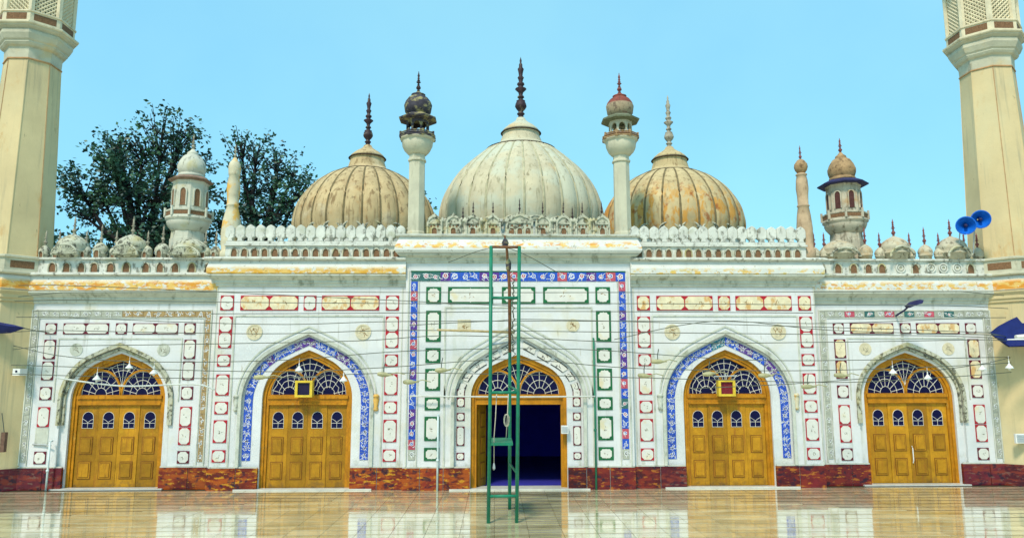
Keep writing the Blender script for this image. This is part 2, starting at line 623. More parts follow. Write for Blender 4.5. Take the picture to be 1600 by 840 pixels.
vis = []
for c in cells:
    p = project(c[0], c[1], 0)
    if p and -15 < p[0] < 1615 and p[1] < 842:
        vis.append(((Vector((c[0], c[1], 0))-CAM_POS).length, c))
vis.sort()
near = set(c for _, c in vis[:300])
tm = MB()
tm.box(-(TW-GAPX)/2, (TW-GAPX)/2, -(TD-GAP)/2, (TD-GAP)/2, -.02, 0)
tile_me = tm.mesh('floor_tile', M_floor)
rest = MB()
for c in cells:
    ax, ay = rng.gauss(0, .0007), rng.gauss(0, .0007)
    if c in near:
        o = link('floor_tile', tile_me, floor, (c[0], c[1], 0))
        o.rotation_euler = (ax, ay, 0)
    else:
        b = len(rest.v)
        hx, hy = (TW-GAPX)/2, (TD-GAP)/2
        rest.poly([(c[0]+sx*hx, c[1]+sy*hy, sy*hy*ax-sx*hx*ay) for sx, sy in ((-1, -1), (1, -1), (1, 1), (-1, 1))])
o = rest.build('tile_field', M_floor, floor)
tag(o, kind='stuff')

# ------------------------------------------------------------------ the mosque
mosque = thing('mosque', 'long white mosque with three ribbed domes, tiled arches and wooden doors', 'mosque')

PY_MID, PY_CEN, PY_END = 0., -.15, .25     # wall planes
CX_MID, CX_END = 5.43, 10.36


def wall_with_arch(name, x0, x1, cx, P, y, zt, depth, mats, thick=.0):
    """wall front with an arched opening P (centred polyline from floor to floor) and its reveal"""
    b = MB()
    A = shift(P, cx)
    b.poly([(x0, y, 0), (A[0][0], y, 0), (A[1][0], y, A[1][1]), (A[1][0], y, zt), (x0, y, zt)])
    b.poly([(A[-1][0], y, 0), (x1, y, 0), (x1, y, zt), (A[-2][0], y, zt), (A[-2][0], y, A[-2][1])])
    for i in range(1, len(A)-2):
        b.poly([(A[i][0], y, A[i][1]), (A[i+1][0], y, A[i+1][1]), (A[i+1][0], y, zt), (A[i][0], y, zt)])
    for i in range(len(A)-1):
        b.poly([(A[i][0], y, A[i][1]), (A[i][0], y+depth, A[i][1]), (A[i+1][0], y+depth, A[i+1][1]), (A[i+1][0], y, A[i+1][1])])
    # ends and top of the wall body
    yb = y+.6
    b.poly([(x0, yb, 0), (x0, y, 0), (x0, y, zt), (x0, yb, zt)])
    b.poly([(x1, y, 0), (x1, yb, 0), (x1, yb, zt), (x1, y, zt)])
    b.poly([(x0, y, zt), (x1, y, zt), (x1, yb, zt), (x0, yb, zt)])
    return b.build(name, mats, mosque)


def annulus(parent, name, cx, outer, inner, y, depth, m):
    b = MB()
    O, I = shift(outer, cx), shift(inner, cx)
    n = len(O)
    for i in range(n-1):
        b.poly([(O[i][0], y, O[i][1]), (O[i+1][0], y, O[i+1][1]), (I[i+1][0], y, I[i+1][1]), (I[i][0], y, I[i][1])])
        b.poly([(I[i][0], y, I[i][1]), (I[i+1][0], y, I[i+1][1]), (I[i+1][0], y+depth, I[i+1][1]), (I[i][0], y+depth, I[i][1])])
    return b.build(name, m, parent)


def profile_x(b, x0, x1, y, prof, mi=0, ret=(1, 1)):
    """moulding: prof = [(out, z)...] from bottom to top, swept along x; returns carry round the ends"""
    n = len(prof)
    base = len(b.v)
    for x in (x0, x1):
        s = -ret[0] if x == x0 else ret[1]
        for o, z in prof:
            b.v.append((x+s*o, y-o, z))
    for x in (x0, x1):
        s = -ret[0] if x == x0 else ret[1]
        for o, z in prof:
            b.v.append((x+s*o, y+.5, z))
    for i in range(n-1):
        b.f.append([base+i, base+n+i, base+n+i+1, base+i+1])
        b.m.append(mi)
        b.f.append([base+i, base+i+1, base+2*n+i+1, base+2*n+i])
        b.m.append(mi)
        b.f.append([base+n+i, base+3*n+i, base+3*n+i+1, base+n+i+1])
        b.m.append(mi)
    b.f.append([base+n-1, base+2*n-1, base+4*n-1, base+3*n-1])
    b.m.append(mi)
    b.f.append([base, base+2*n, base+3*n, base+n])
    b.m.append(mi)


def strokes(b, cx, cz, w, h, y, mi, r, k=4):
    """a few pen strokes of lettering"""
    for _ in range(k):
        x, z = cx+r.uniform(-.32, .32)*w, cz+r.uniform(-.26, .26)*h
        a = r.uniform(0, 2*PI)
        L = r.uniform(.25, .5)*min(w, h)
        bend = r.uniform(-2.4, 2.4)
        t0 = r.uniform(.006, .011)
        pts = []
        for i in range(6):
            pts.append((x, z, a))
            x += L/5*math.cos(a)
            z += L/5*math.sin(a)
            a += bend/5
        for i in range(5):
            (xa, za, aa), (xb, zb, ab) = pts[i], pts[i+1]
            ta, tb = t0*(1-.12*i), t0*(1-.12*(i+1))
            b.poly([(xa-ta*math.sin(aa), y, za+ta*math.cos(aa)), (xa+ta*math.sin(aa), y, za-ta*math.cos(aa)),
                    (xb+tb*math.sin(ab), y, zb-tb*math.cos(ab)), (xb-tb*math.sin(ab), y, zb+tb*math.cos(ab))], mi)


def plaque_outline(cx, cz, w, h, style):
    hw, hh = w/2, h/2
    if style == 'oct':
        c = min(hw, hh)*.50
        return [(cx-hw+c, cz-hh), (cx+hw-c, cz-hh), (cx+hw, cz-hh+c), (cx+hw, cz+hh-c), (cx+hw-c, cz+hh),
                (cx-hw+c, cz+hh), (cx-hw, cz+hh-c), (cx-hw, cz-hh+c)]
    # cusped cartouche: concave corners and a small point on each side
    q = min(hw, hh)*.36
    pts = []
    for sx, sz in ((1, 1), (-1, 1), (-1, -1), (1, -1)):
        arc = []
        for i in range(5):
            a = PI/2*i/4
            arc.append((cx+sx*(hw-q*math.cos(a)*.9), cz+sz*(hh-q*math.sin(a)*.9)))
        # arc: from (hw-.9q, hh) side ... order so that the outline runs counter-clockwise
        arc = [(cx+sx*(hw), cz+sz*(hh-q*1.15))]+[(cx+sx*(hw-q*math.sin(PI/2*i/4)), cz+sz*(hh-q*math.cos(PI/2*i/4))) for i in range(5)]+[(cx+sx*(hw-q*1.15), cz+sz*hh)]
        if sx*sz < 0:
            arc = arc[::-1]
        pts += arc
        if sx*sz > 0:      # heading along top (to the left) or bottom (to the right)
            pts.append((cx+sx*.0+sx*q*.25, cz+sz*hh))
            pts.append((cx, cz+sz*(hh+q*.35)))
            pts.append((cx-sx*q*.25, cz+sz*hh))
    return pts


TILE_CACHE = {}


def tile_mesh(w, h, style, frame, ink, cells, vertical, var, face=None):
    key = (round(w, 2), round(h, 2), style, frame.name, ink.name, cells, vertical, var, face.name if face else '')
    if key in TILE_CACHE:
        return TILE_CACHE[key]
    r = random.Random(hash(key[:2])+var*17)
    b = MB()
    b.box(-w/2, w/2, -.018, .01, -h/2, h/2, 0)
    t = .020 if style == 'oct' else .05
    for c in range(cells):
        if vertical:
            ch = h/cells
            x, z, cw, cc = 0, -h/2+ch*(c+.5), w-2*t, ch-2*t*(.75 if cells > 1 else 1)
        else:
            cwid = w/cells
            x, z, cw, cc = -w/2+cwid*(c+.5), 0, cwid-2*t*(.75 if cells > 1 else 1), h-2*t
        out = plaque_outline(x, z, cw, cc, style)
        b.prism(out, -.028, -.017, 1)
        strokes(b, x, z, cw*.45, cc*.5, -.030, 2, r, 5 if max(cw, cc) > .5 else 3)
    me = b.mesh('glazed_tile', [frame, face or M_plaque, ink])
    TILE_CACHE[key] = me
    return me


tvar = [0]


def tile(parent, xc, zc, w, h, y, style='oct', frame=None, ink=None, cells=1, vertical=True, face=None, name='glazed_tile'):
    tvar[0] = (tvar[0]+1) % 5
    me = tile_mesh(w, h, style, frame, ink or M_ink, cells, vertical, tvar[0], face)
    return link(name, me, parent, (xc, y, zc))


def resample(P, n):
    d = [0]
    for a, b in zip(P, P[1:]):
        d.append(d[-1]+math.hypot(b[0]-a[0], b[1]-a[1]))
    out, j = [], 0
    for i in range(n+1):
        s = d[-1]*i/n
        while j < len(d)-2 and d[j+1] < s:
            j += 1
        t = (s-d[j])/max(1e-9, d[j+1]-d[j])
        out.append((P[j][0]+(P[j+1][0]-P[j][0])*t, P[j][1]+(P[j+1][1]-P[j][1])*t))
    return out


def lerp_path(A, B, t):
    return [(a[0]+(b[0]-a[0])*t, a[1]+(b[1]-a[1])*t) for a, b in zip(A, B)]


def band_pieces(parent, outer, inner, y, count, mats, name, proud=.014, gap=.05):
    per = 4
    O, I = resample(outer, count*per), resample(inner, count*per)
    for k in range(count):
        s = slice(k*per, k*per+per+1)
        o, i = O[s], I[s]
        # leave a joint at one end
        o = [o[0], o[1], o[2], o[3], (o[3][0]+(o[4][0]-o[3][0])*(1-gap*per), o[3][1]+(o[4][1]-o[3][1])*(1-gap*per))]
        i = [i[0], i[1], i[2], i[3], (i[3][0]+(i[4][0]-i[3][0])*(1-gap*per), i[3][1]+(i[4][1]-i[3][1])*(1-gap*per))]
        b = MB()
        b.ribbon(o, i, y-proud, y+.003)
        mx, mz = (o[2][0]+i[2][0])/2, (o[2][1]+i[2][1])/2
        strokes(b, mx, mz, .20, .20, y-proud-.0015, 1, random.Random(k*7+int(mx*10)), 15)
        b.build(name, [mats(k), M_paint_white], parent)


def motif(b, w, h, y, r, petals=True):
    """a painted flower with scrolls on a small tile; slots 1 = white, 2 = accent"""
    n = 10
    q = min(w, h)*r.uniform(.26, .36)
    cx, cz = r.uniform(-.06, .06)*w, r.uniform(-.1, .1)*h
    b.poly([(cx+q*math.cos(2*PI*i/n)*(1 if i % 2 else .8), y, cz+q*math.sin(2*PI*i/n)*(1 if i % 2 else .8)) for i in range(n)], 1)
    b.poly([(cx+q*.62*math.cos(2*PI*i/8), y-.0015, cz+q*.62*math.sin(2*PI*i/8)) for i in range(8)], 2)
    b.poly([(cx+q*.25*math.cos(2*PI*i/6), y-.003, cz+q*.25*math.sin(2*PI*i/6)) for i in range(6)], 1)
    strokes(b, 0, 0, w*1.15, h*1.3, y-.0045, 1, r, 5)


FLOR_ME = {}
M_script_teal = mat('paint_script_teal', (.02, .18, .26), .3, .3, 12)


def floral_mesh(w, h, var, palette):
    key = (round(w, 3), round(h, 3), var, palette)
    if key not in FLOR_ME:
        r = random.Random(var*31+palette)
        b = MB()
        b.box(-w/2, w/2, -.018, .004, -h/2, h/2, 0)
        motif(b, w, h, -.0195, r)
        base, acc = PALETTE[palette]
        FLOR_ME[key] = b.mesh('floral_tile', [base, M_paint_white, acc])
    return FLOR_ME[key]


M_paint_white = mat('paint_white', (.74, .76, .76), .35, .15, 9)
M_pb = mat('paint_blue', (.03, .09, .50), .3, .3, 12)
M_pb2 = mat('paint_royal', (.03, .10, .52), .3, .3, 12)
M_pp = mat('paint_purple', (.10, .04, .26), .3, .3, 12)
M_pr = mat('paint_pink', (.50, .09, .13), .3, .3, 12)
M_pg = mat('paint_teal', (.05, .15, .14), .35, .4, 12)
M_pgrey = mat('paint_grey', (.40, .42, .34), .6, .3, 12)
M_pgrey_d = mat('paint_grey_dark', (.10, .11, .08), .6, .3, 12)
M_pbrown = mat('paint_brown', (.36, .25, .11), .6, .3, 12)
PALETTE = [(M_pb, M_pr), (M_pb2, M_pb), (M_pp, M_pr), (M_pr, M_pb), (M_pg, M_pr), (M_pgrey, M_pgrey_d), (M_pbrown, M_pgrey_d)]


def frame_rect(b, x0, x1, z0, z1, y, w=.035, out=.022, sides='LRTB', mi=0):
    if 'L' in sides:
        b.box(x0, x0+w, y-out, y+.01, z0, z1, mi)
    if 'R' in sides:
        b.box(x1-w, x1, y-out, y+.01, z0, z1, mi)
    if 'T' in sides:
        b.box(x0+w, x1-w, y-out+.002, y+.01, z1-w, z1, mi)
    if 'B' in sides:
        b.box(x0+w, x1-w, y-out+.002, y+.01, z0, z0+w, mi)

# ---- doors ---------------------------------------------------------
def leaf_parts(w):
    """meshes of one folding leaf, origin at its bottom middle, front at y=0"""
    H = 2.06
    s = MB()
    s.box(-w/2+.004, w/2-.004, 0, .05, 0, H)
    slab = s.mesh('door_leaf', M_wood)
    p = MB()
    pw = w*.62
    for z0, z1 in ((.0, .41),):
        p.box(-pw/2, pw/2, -.012, .001, 0, .44, 1)
        p.box(-pw/2+.018, pw/2-.018, -.016, -.011, .018, .422, 0)
        p.box(-pw/2+.04, pw/2-.04, -.019, -.015, .04, .40, 1)
        p.prism([(-pw/2+.052, .052), (pw/2-.052, .052), (pw/2-.052, .388), (-pw/2+.052, .388)], -.030, -.018, 0)
    panel = p.mesh('leaf_panel', [M_wood, M_wood_dark])
    gl = MB()
    gw = .135
    A = [(-gw, 0), (-gw, .26)]+[(-gw*math.cos(PI*i/8), .26+gw*1.1*math.sin(PI*i/8)) for i in range(1, 8)]+[(gw, .26), (gw, 0)]
    gl.prism(A, -.006, .001, 0)
    O = [(-gw-.007, -.008)]+[(x*(1+.055), z+.007 if z > .26 else z) for x, z in A[1:-1]]+[(gw+.007, -.008)]
    gl.ribbon(O, A, -.012, .001, 1)
    gl.box(-gw-.007, gw+.007, -.0125, .0, -.008, 0, 1)
    for pth in ([(0, -.008, 0), (0, -.008, .15)], [(-gw, -.008, .12), (gw, -.008, .12)],
                [(0, -.008, .14), (-.06, -.008, .19), (-gw, -.008, .235)], [(0, -.008, .14), (.06, -.008, .19), (gw, -.008, .235)]):
        gl.tube(pth, .0055, 4, 1)
    pane = gl.mesh('leaf_pane', [M_glass, M_lead])
    return slab, panel, pane


LEAF = leaf_parts(.53)


def clip_poly_line(b, pts, inside, y, r, mi):
    run = []
    for p in pts:
        if inside(*p):
            run.append((p[0], y, p[1]))
        else:
            if len(run) > 1:
                b.tube(run, r, 4, mi)
            run = []
    if len(run) > 1:
        b.tube(run, r, 4, mi)


def door(cx, hw, zs, za, y, is_open=False, web=False, seed=0, m=.56):
    r = random.Random(seed)
    fw = .15
    O = arch_full(hw, zs, za, 0, m)
    I = arch_full(hw-fw, zs, za-.2, 0, m)
    I2 = arch_full(hw-fw*.55, zs, za-.11, 0, m)
    f = MB()
    f.ribbon(shift(O, cx), shift(I2, cx), y, y+.16)
    f.ribbon(shift(I2, cx), shift(I, cx), y+.035, y+.16)
    zt0, zt1 = 2.10, 2.33
    dr = f.build('door', M_frame, mosque)
    t = MB()
    t.box(cx-hw+fw, cx+hw-fw, y+.02, y+.15, zt0, zt1)
    t.box(cx-hw+fw-.03, cx+hw-fw+.03, y-.02, y+.03, zt1-.07, zt1+.01)
    t.box(cx-hw+fw, cx+hw-fw, y+.0, y+.03, zt0+.0, zt0+.05)
    t.build('transom', M_frame, dr)
    # fanlight: dark panes behind wooden tracery
    iw = hw-fw
    arc_in = [p for p in arch(iw, zs, za-.2, m, 9)]
    base_in = [(-iw, zt1)]+[p for p in arc_in if p[1] > zt1]+[(iw, zt1)]
    a_, b_ = iw*.47, min(.62, (za-.2-zt1)*.70)
    zb = zt1+.02
    def in_arch(x, z):
        if z < zt1 or abs(x) > iw:
            return False
        for (xa, z_a), (xb, z_b) in zip(arc_in, arc_in[1:]):
            if xa <= x <= xb:
                zz = z_a+(z_b-z_a)*((x-xa)/max(1e-6, xb-xa))
                return z < zz-.01
        return False
    def in_lun(x, z, s):
        return ((x-s*iw*.5)/a_)**2+((z-zb)/b_)**2 < 1
    for s in (-1, 1):
        g_ = MB()
        g_.prism([(cx+s*iw*.5+a_*math.cos(PI*i/14), zb+b_*math.sin(PI*i/14)) for i in range(15)], y+.088, y+.100)
        g_.build('fanlight_pane', M_glass, dr)
    g_ = MB()
    g_.prism(shift(base_in, cx), y+.103, y+.115)
    g_.build('fanlight_pane', M_glass, dr)
    w = MB()
    for s in (-1, 1):
        ou = [(cx+s*iw*.5+(a_+.045)*math.cos(PI*i/16), zb+(b_+.045)*math.sin(PI*i/16)) for i in range(17)]
        inn = [(cx+s*iw*.5+a_*math.cos(PI*i/16), zb+b_*math.sin(PI*i/16)) for i in range(17)]
        w.ribbon(ou, inn, y+.05, y+.11)
    # spandrel boards beside the lunettes, outside
    w.box(cx-iw, cx+iw, y+.045, y+.12, zt1-.02, zt1+.03)
    w.build('tracery', M_frame, dr)
    lb = MB()
    for s in (-1, 1):
        x0 = s*iw*.5
        lines = []
        nr = 7 if not web else 6
        for k in range(nr):
            an = PI*(k+.5)/nr + (r.uniform(-.12, .12) if web else 0)
            lines.append([(x0+t*a_*math.cos(an)*1.0, zb+t*b_*math.sin(an)) for t in [.3+.7*q/6 for q in range(7)]])
        for f_ in (.30, .62) if not web else (.34, .6, .82):
            lines.append([(x0+f_*a_*math.cos(PI*q/12)*(1+(r.uniform(-.12, .12) if web else 0)), zb+f_*b_*math.sin(PI*q/12)) for q in range(13)])
        for ln in lines:
            lb.tube([(cx+x, y+.084, z) for x, z in ln], .0075, 4)
        lb.tube([(cx+x0+a_*.985*math.cos(PI*q/14), y+.082, zb+b_*.985*math.sin(PI*q/14)) for q in range(15)], .008, 4)
    inside = lambda x, z: in_arch(x, z) and not in_lun(x, z, 1) and not in_lun(x, z, -1)
    zc = zb+b_*.35
    for k in range(11):
        an = PI*(k+.5)/11
        ln = [(t*1.3*math.cos(an), zc+t*1.3*math.sin(an)) for t in [q/40 for q in range(41)]]
        clip_poly_line(lb, [(x, z) for x, z in ln], inside, 0, .010, 0) if False else None
        run = []
        for x, z in ln:
            if inside(x, z):
                run.append((cx+x, y+.094, z))
        if len(run) > 1:
            lb.tube(run, .007, 4)
    for f_ in (.42, .58, .74, .9, 1.06):
        run = []
        for q in range(41):
            x, z = f_*math.cos(PI*q/40), zc+f_*math.sin(PI*q/40)
            if inside(x, z):
                run.append((cx+x, y+.094, z))
            elif len(run) > 1:
                lb.tube(run, .007, 4)
                run = []
            else:
                run = []
        if len(run) > 1:
            lb.tube(run, .007, 4)
    lb.build('glazing_bars', M_lead, dr)
    lw = (2*(hw-fw))/4
    sc = lw/.53
    if not is_open:
        for k in range(4):
            x = cx-hw+fw+lw*(k+.5)
            yy = y+.06+(.012 if k in (0, 3) else 0)
            lf = link('door_leaf', LEAF[0], dr, (x, yy, .035))
            lf.scale = (sc, 1, 1)
            for zz in (.20, .82):
                p = link('leaf_panel', LEAF[1], dr, (x, yy, .035+zz))
                p.scale = (sc, 1, 1)
            p = link('leaf_pane', LEAF[2], dr, (x, yy, .035+1.48))
        if seed == 5:
            h = MB()
            h.tube([(cx+.035, y+.03, .55), (cx+.035, y+.0, .62), (cx+.035, y+.0, .92), (cx+.035, y+.03, .98)], .014, 6)
            h.build('door_handle', M_lampw, dr)
    else:
        l = MB()
        l.box(-.025, .025, 0, .53, .03, 2.09)
        for z0, z1 in ((.20, .64), (.84, 1.28), (1.5, 1.9)):
            l.box(.0251, .036, .10, .43, z0, z1, 1)
            l.box(.0361, .046, .14, .39, z0+.04, z1-.04, 0)
        lo_ = l.build('door_leaf', [M_wood, M_wood_dark], dr, (cx-hw+fw+.03, y+.17, 0))
        lo_.rotation_euler = (0, 0, R(-20))
    return dr

# ---- side (middle) bays ---------------------------------------------
CORN = lambda z0: [(0, z0), (.05, z0+.02), (.05, z0+.07), (.09, z0+.10), (.09, z0+.15), (.14, z0+.19), (.21, z0+.24), (.24, z0+.27), (.24, z0+.30)]
M_fr_mid_l = frieze_mat('frieze_yellow', 5.43, 5.64, 1.15, (.64, .33, .04))
M_fr_mid_r = frieze_mat('frieze_pale_stain', 5.43, 5.62, .35, (.6, .45, .1))
M_fr_cen = frieze_mat('frieze_centre', 6.10, 6.30, .45)
M_fr_end_l = frieze_mat('frieze_end_orange', 5.04, 5.32, 1.1)
M_fr_end_r = frieze_mat('frieze_end_right', 5.08, 5.30, .7)
M_fr_min = frieze_mat('frieze_minaret', 5.06, 5.34, 1.9)


def lathe_finial(b, c, z0, h, r, mi=0, n=10, big=True):
    p = [(r*.62, 0), (r*.50, .03), (r*.50, .06), (r*.72, .07), (r*.72, .085), (r*.48, .095), (r*.48, .12), (r*.85, .155), (r*1.1, .19), (r*1.1, .20), (r*1.0, .24), (r*.8, .275), (r*.85, .285), (r*.45, .30),
         (r*.42, .33), (r*.65, .34), (r*.60, .36), (r*.35, .37), (r*.45, .42), (r*1.1, .475), (r*1.0, .485), (r*.45, .50), (r*.5, .53), (r*.72, .55), (r*.66, .57), (r*.35, .59), (r*.45, .63), (r*.62, .66), (r*.35, .69),
         (r*.42, .74), (r*.6, .80), (r*.35, .83), (r*.32, .88), (r*.16, .90), (r*.2, .94), (.002, 1)]
    b.lathe([(q, z0+t*h) for q, t in p], n, c, mi)


for side in (-1, 1):
    cx = CX_MID*side
    x_in, x_out = 2.9*side, 7.82*side
    xa, xb = min(x_in, x_out), max(x_in, x_out)
    PO = arch_full(1.66, 2.2, 3.93, 0, .48)
    w = wall_with_arch('bay_wall', xa, xb, cx, PO, PY_MID, 5.2, .07, M_wall)
    PD = arch_full(1.15, 2.26, 3.50, 0, .46)
    annulus(w, 'arch_reveal', cx, PO, PD, PY_MID+.07, .16, M_wall)
    # arch mouldings
    b = MB()
    b.ribbon(shift(arch_full(1.72, 2.2, 4.0, .56, .48), cx), shift(arch_full(1.64, 2.2, 3.90, .56, .48), cx), -.05, .03)
    b.ribbon(shift(arch(1.80, 2.24, 4.13, .48), cx), shift(arch(1.765, 2.24, 4.08, .48), cx), -.022, .01)
    b.build('arch_moulding', M_trim, w)
    for s in (-1, 1):
        k = MB()
        k.lathe([(.05, 0), (.07, .05), (.05, .1), (.08, .28), (.06, .34), (.09, .36), (.05, .42)], 10, (cx+s*1.775, -.01, 1.95))
        k.build('corbel', M_pillar if s > 0 else M_trim, w, smooth=True)
    # inscription band
    bo, bi = arch_full(1.59, 2.2, 3.83, .72, .48), arch_full(1.38, 2.2, 3.62, .72, .48)
    n_b = 38
    fn = (lambda k: M_pp if k in (17, 18, 19, 23, 24, 13) else (M_pb2 if k in (21, 22) else M_pb)) if side < 0 else \
         (lambda k: M_script_teal if k in (17, 18) else (M_pp if k in (21, 22, 25, 26) else (M_pb2 if k % 5 == 0 else M_pb)))
    band_pieces(w, shift(bo, cx), shift(bi, cx), PY_MID+.07, n_b, fn, 'inscription_tile')
    # vertical framing strips
    b = MB()
    for s in (-1, 1):
        b.box(cx+s*1.92-.02, cx+s*1.92+.02, -.02, .01, .56, 4.38)
        b.box(cx+s*2.40-.012, cx+s*2.40+.012, -.015, .01, .56, 5.12)
    b.box(cx-1.90, cx+1.90, -.02, .01, 4.36, 4.40)
    b.build('panel_moulding', M_trim, w)
    # tiles
    for i, (x, ww, c) in enumerate(((-2.14, .34, 1), (-1.05, 1.49, 2), (0.0, .32, 1), (1.05, 1.49, 2), (2.14, .34, 1))):
        st = side > 0
        tile(w, cx+x, 4.715, ww, .385, 0, 'oct', M_red, M_ink_brown if st or c == 2 else M_ink, c, False,
             M_plaque_st if (st or c == 2) else None)
    for s in (-1, 1):
        for (z0, z1, c) in ((3.55, 4.36, 2), (3.08, 3.38, 1), (2.35, 2.88, 1), (1.88, 2.19, 1), (1.17, 1.73, 1), (.69, .99, 1)):
            tile(w, cx+s*2.145, (z0+z1)/2, .335, z1-z0, 0, 'oct', M_red, None, c, True)
    for s in (-1, 1):
        b = MB()
        n = 20
        for ra, rb, y0 in ((.0, .165, -.012), (.165, .205, -.022)):
            O = [(.205*math.cos(2*PI*i/n), .205*math.sin(2*PI*i/n)) for i in range(n+1)]
            I = [(.165*math.cos(2*PI*i/n), .165*math.sin(2*PI*i/n)) for i in range(n+1)]
            if ra:
                b.ribbon(O, I, y0, .005, 0, False)
            else:
                b.prism(I[:-1], y0, .005, 0)
        strokes(b, 0, 0, .26, .26, -.016, 1, random.Random(int(s*7+side)), 9)
        b.build('medallion', [M_medal, M_ink_brown], w, (cx+s*1.40, 0, 3.96))
    # plinth slabs
    rg = random.Random(11+side)
    mb = M_marb_o if side < 0 else M_marb_r
    for (p, q) in ((2.95*side, cx-1.15*side), (cx+1.15*side, 7.86*side)):
        lo, hi = min(p, q), max(p, q)
        n = max(2, int(round((hi-lo)/.62)))
        cuts = [lo+(hi-lo)*(i+(rg.uniform(-.22, .22) if 0 < i < n else 0))/n for i in range(n+1)]
        for u, v in zip(cuts, cuts[1:]):
            b = MB()
            b.box(u+.009, v-.009, -.035-rg.uniform(0, .004), .05, 0, .54)
            b.build('plinth_slab', M_marb_m if rg.random() < .12 else mb, w)
    # string course over the plinth
    for u, v in ((xa, cx-1.17), (cx+1.17, xb)):
        b = MB()
        b.box(u, v, -.018, .02, .541, .575)
        b.build('plinth_cap', M_trim, w)
    door(cx, 1.15, 2.26, 3.50, PY_MID+.14, False, True, 3+side, .46)
    s_ = MB()
    s_.box(cx-1.72, cx+1.72, -.10, .16, .002, .035)
    s_.build('door_sill', M_sill, mosque)
    # cornice with frieze
    b = MB()
    ca, cb = (2.935, xb) if side > 0 else (xa, -2.935)
    rt = (0, 1) if side > 0 else (1, 0)
    profile_x(b, ca, cb, PY_MID, CORN(5.14), 0, rt)
    cor = b.build('cornice', M_trim, mosque)
    b = MB()
    profile_x(b, ca, cb, PY_MID, [(.20, 5.442), (.245, 5.47), (.25, 5.60), (.21, 5.74), (.20, 5.80)], 0, rt)
    b.build('frieze', M_fr_mid_l if side < 0 else M_fr_mid_r, cor)
    b = MB()
    profile_x(b, ca, cb, PY_MID, [(.26, 5.802), (.31, 5.83), (.31, 5.87), (.22, 5.90)], 0, rt)
    b.build('cornice_ledge', M_parapet, cor)
    # parapet with niches and merlons
    b = MB()
    px0, px1 = min(3.0*side, 7.70*side), max(3.0*side, 7.70*side)
    b.box(px0, px1, 0, .30, 5.88, 6.22)
    b.box(px0-.02, px1+.03, -.06, .33, 6.221, 6.27)
    b.box(px0, px1, .0, .25, 6.271, 6.35)
    par = b.build('parapet', M_parapet, mosque)
    nb = MB()
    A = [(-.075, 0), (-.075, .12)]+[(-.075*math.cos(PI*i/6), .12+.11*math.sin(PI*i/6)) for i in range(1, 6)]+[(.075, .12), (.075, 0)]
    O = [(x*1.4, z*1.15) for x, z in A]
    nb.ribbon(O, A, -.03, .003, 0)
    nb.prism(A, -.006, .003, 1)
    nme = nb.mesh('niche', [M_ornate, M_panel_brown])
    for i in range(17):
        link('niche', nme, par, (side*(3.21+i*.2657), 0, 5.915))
    mbm = MB()
    prof = [(-.075, 0), (-.055, .08), (-.126, .13), (-.131, .22), (-.130, .31), (-.112, .375), (-.062, .425), (0, .455),
            (.062, .425), (.112, .375), (.130, .31), (.131, .22), (.126, .13), (.055, .08), (.075, 0)]
    sm = [(x*.86, .02+z*.93) for x, z in prof]
    mbm.prism(prof, .02, .16)
    n = len(prof)
    base = len(mbm.v)
    mbm.v += [(x, .02, z) for x, z in prof]+[(x, -.005, z) for x, z in sm]
    for i in range(n-1):
        mbm.f.append([base+i, base+n+i, base+n+i+1, base+i+1])
        mbm.m.append(0)
    mbm.f.append([base+n+i for i in range(n)])
    mbm.m.append(0)
    mme = mbm.mesh('merlon', M_parapet)
    for i in range(18):
        o = link('merlon', mme, par, (side*(3.12+i*.2645), .04, 6.345))
        o.scale = (1, 1, rg.uniform(.97, 1.03))

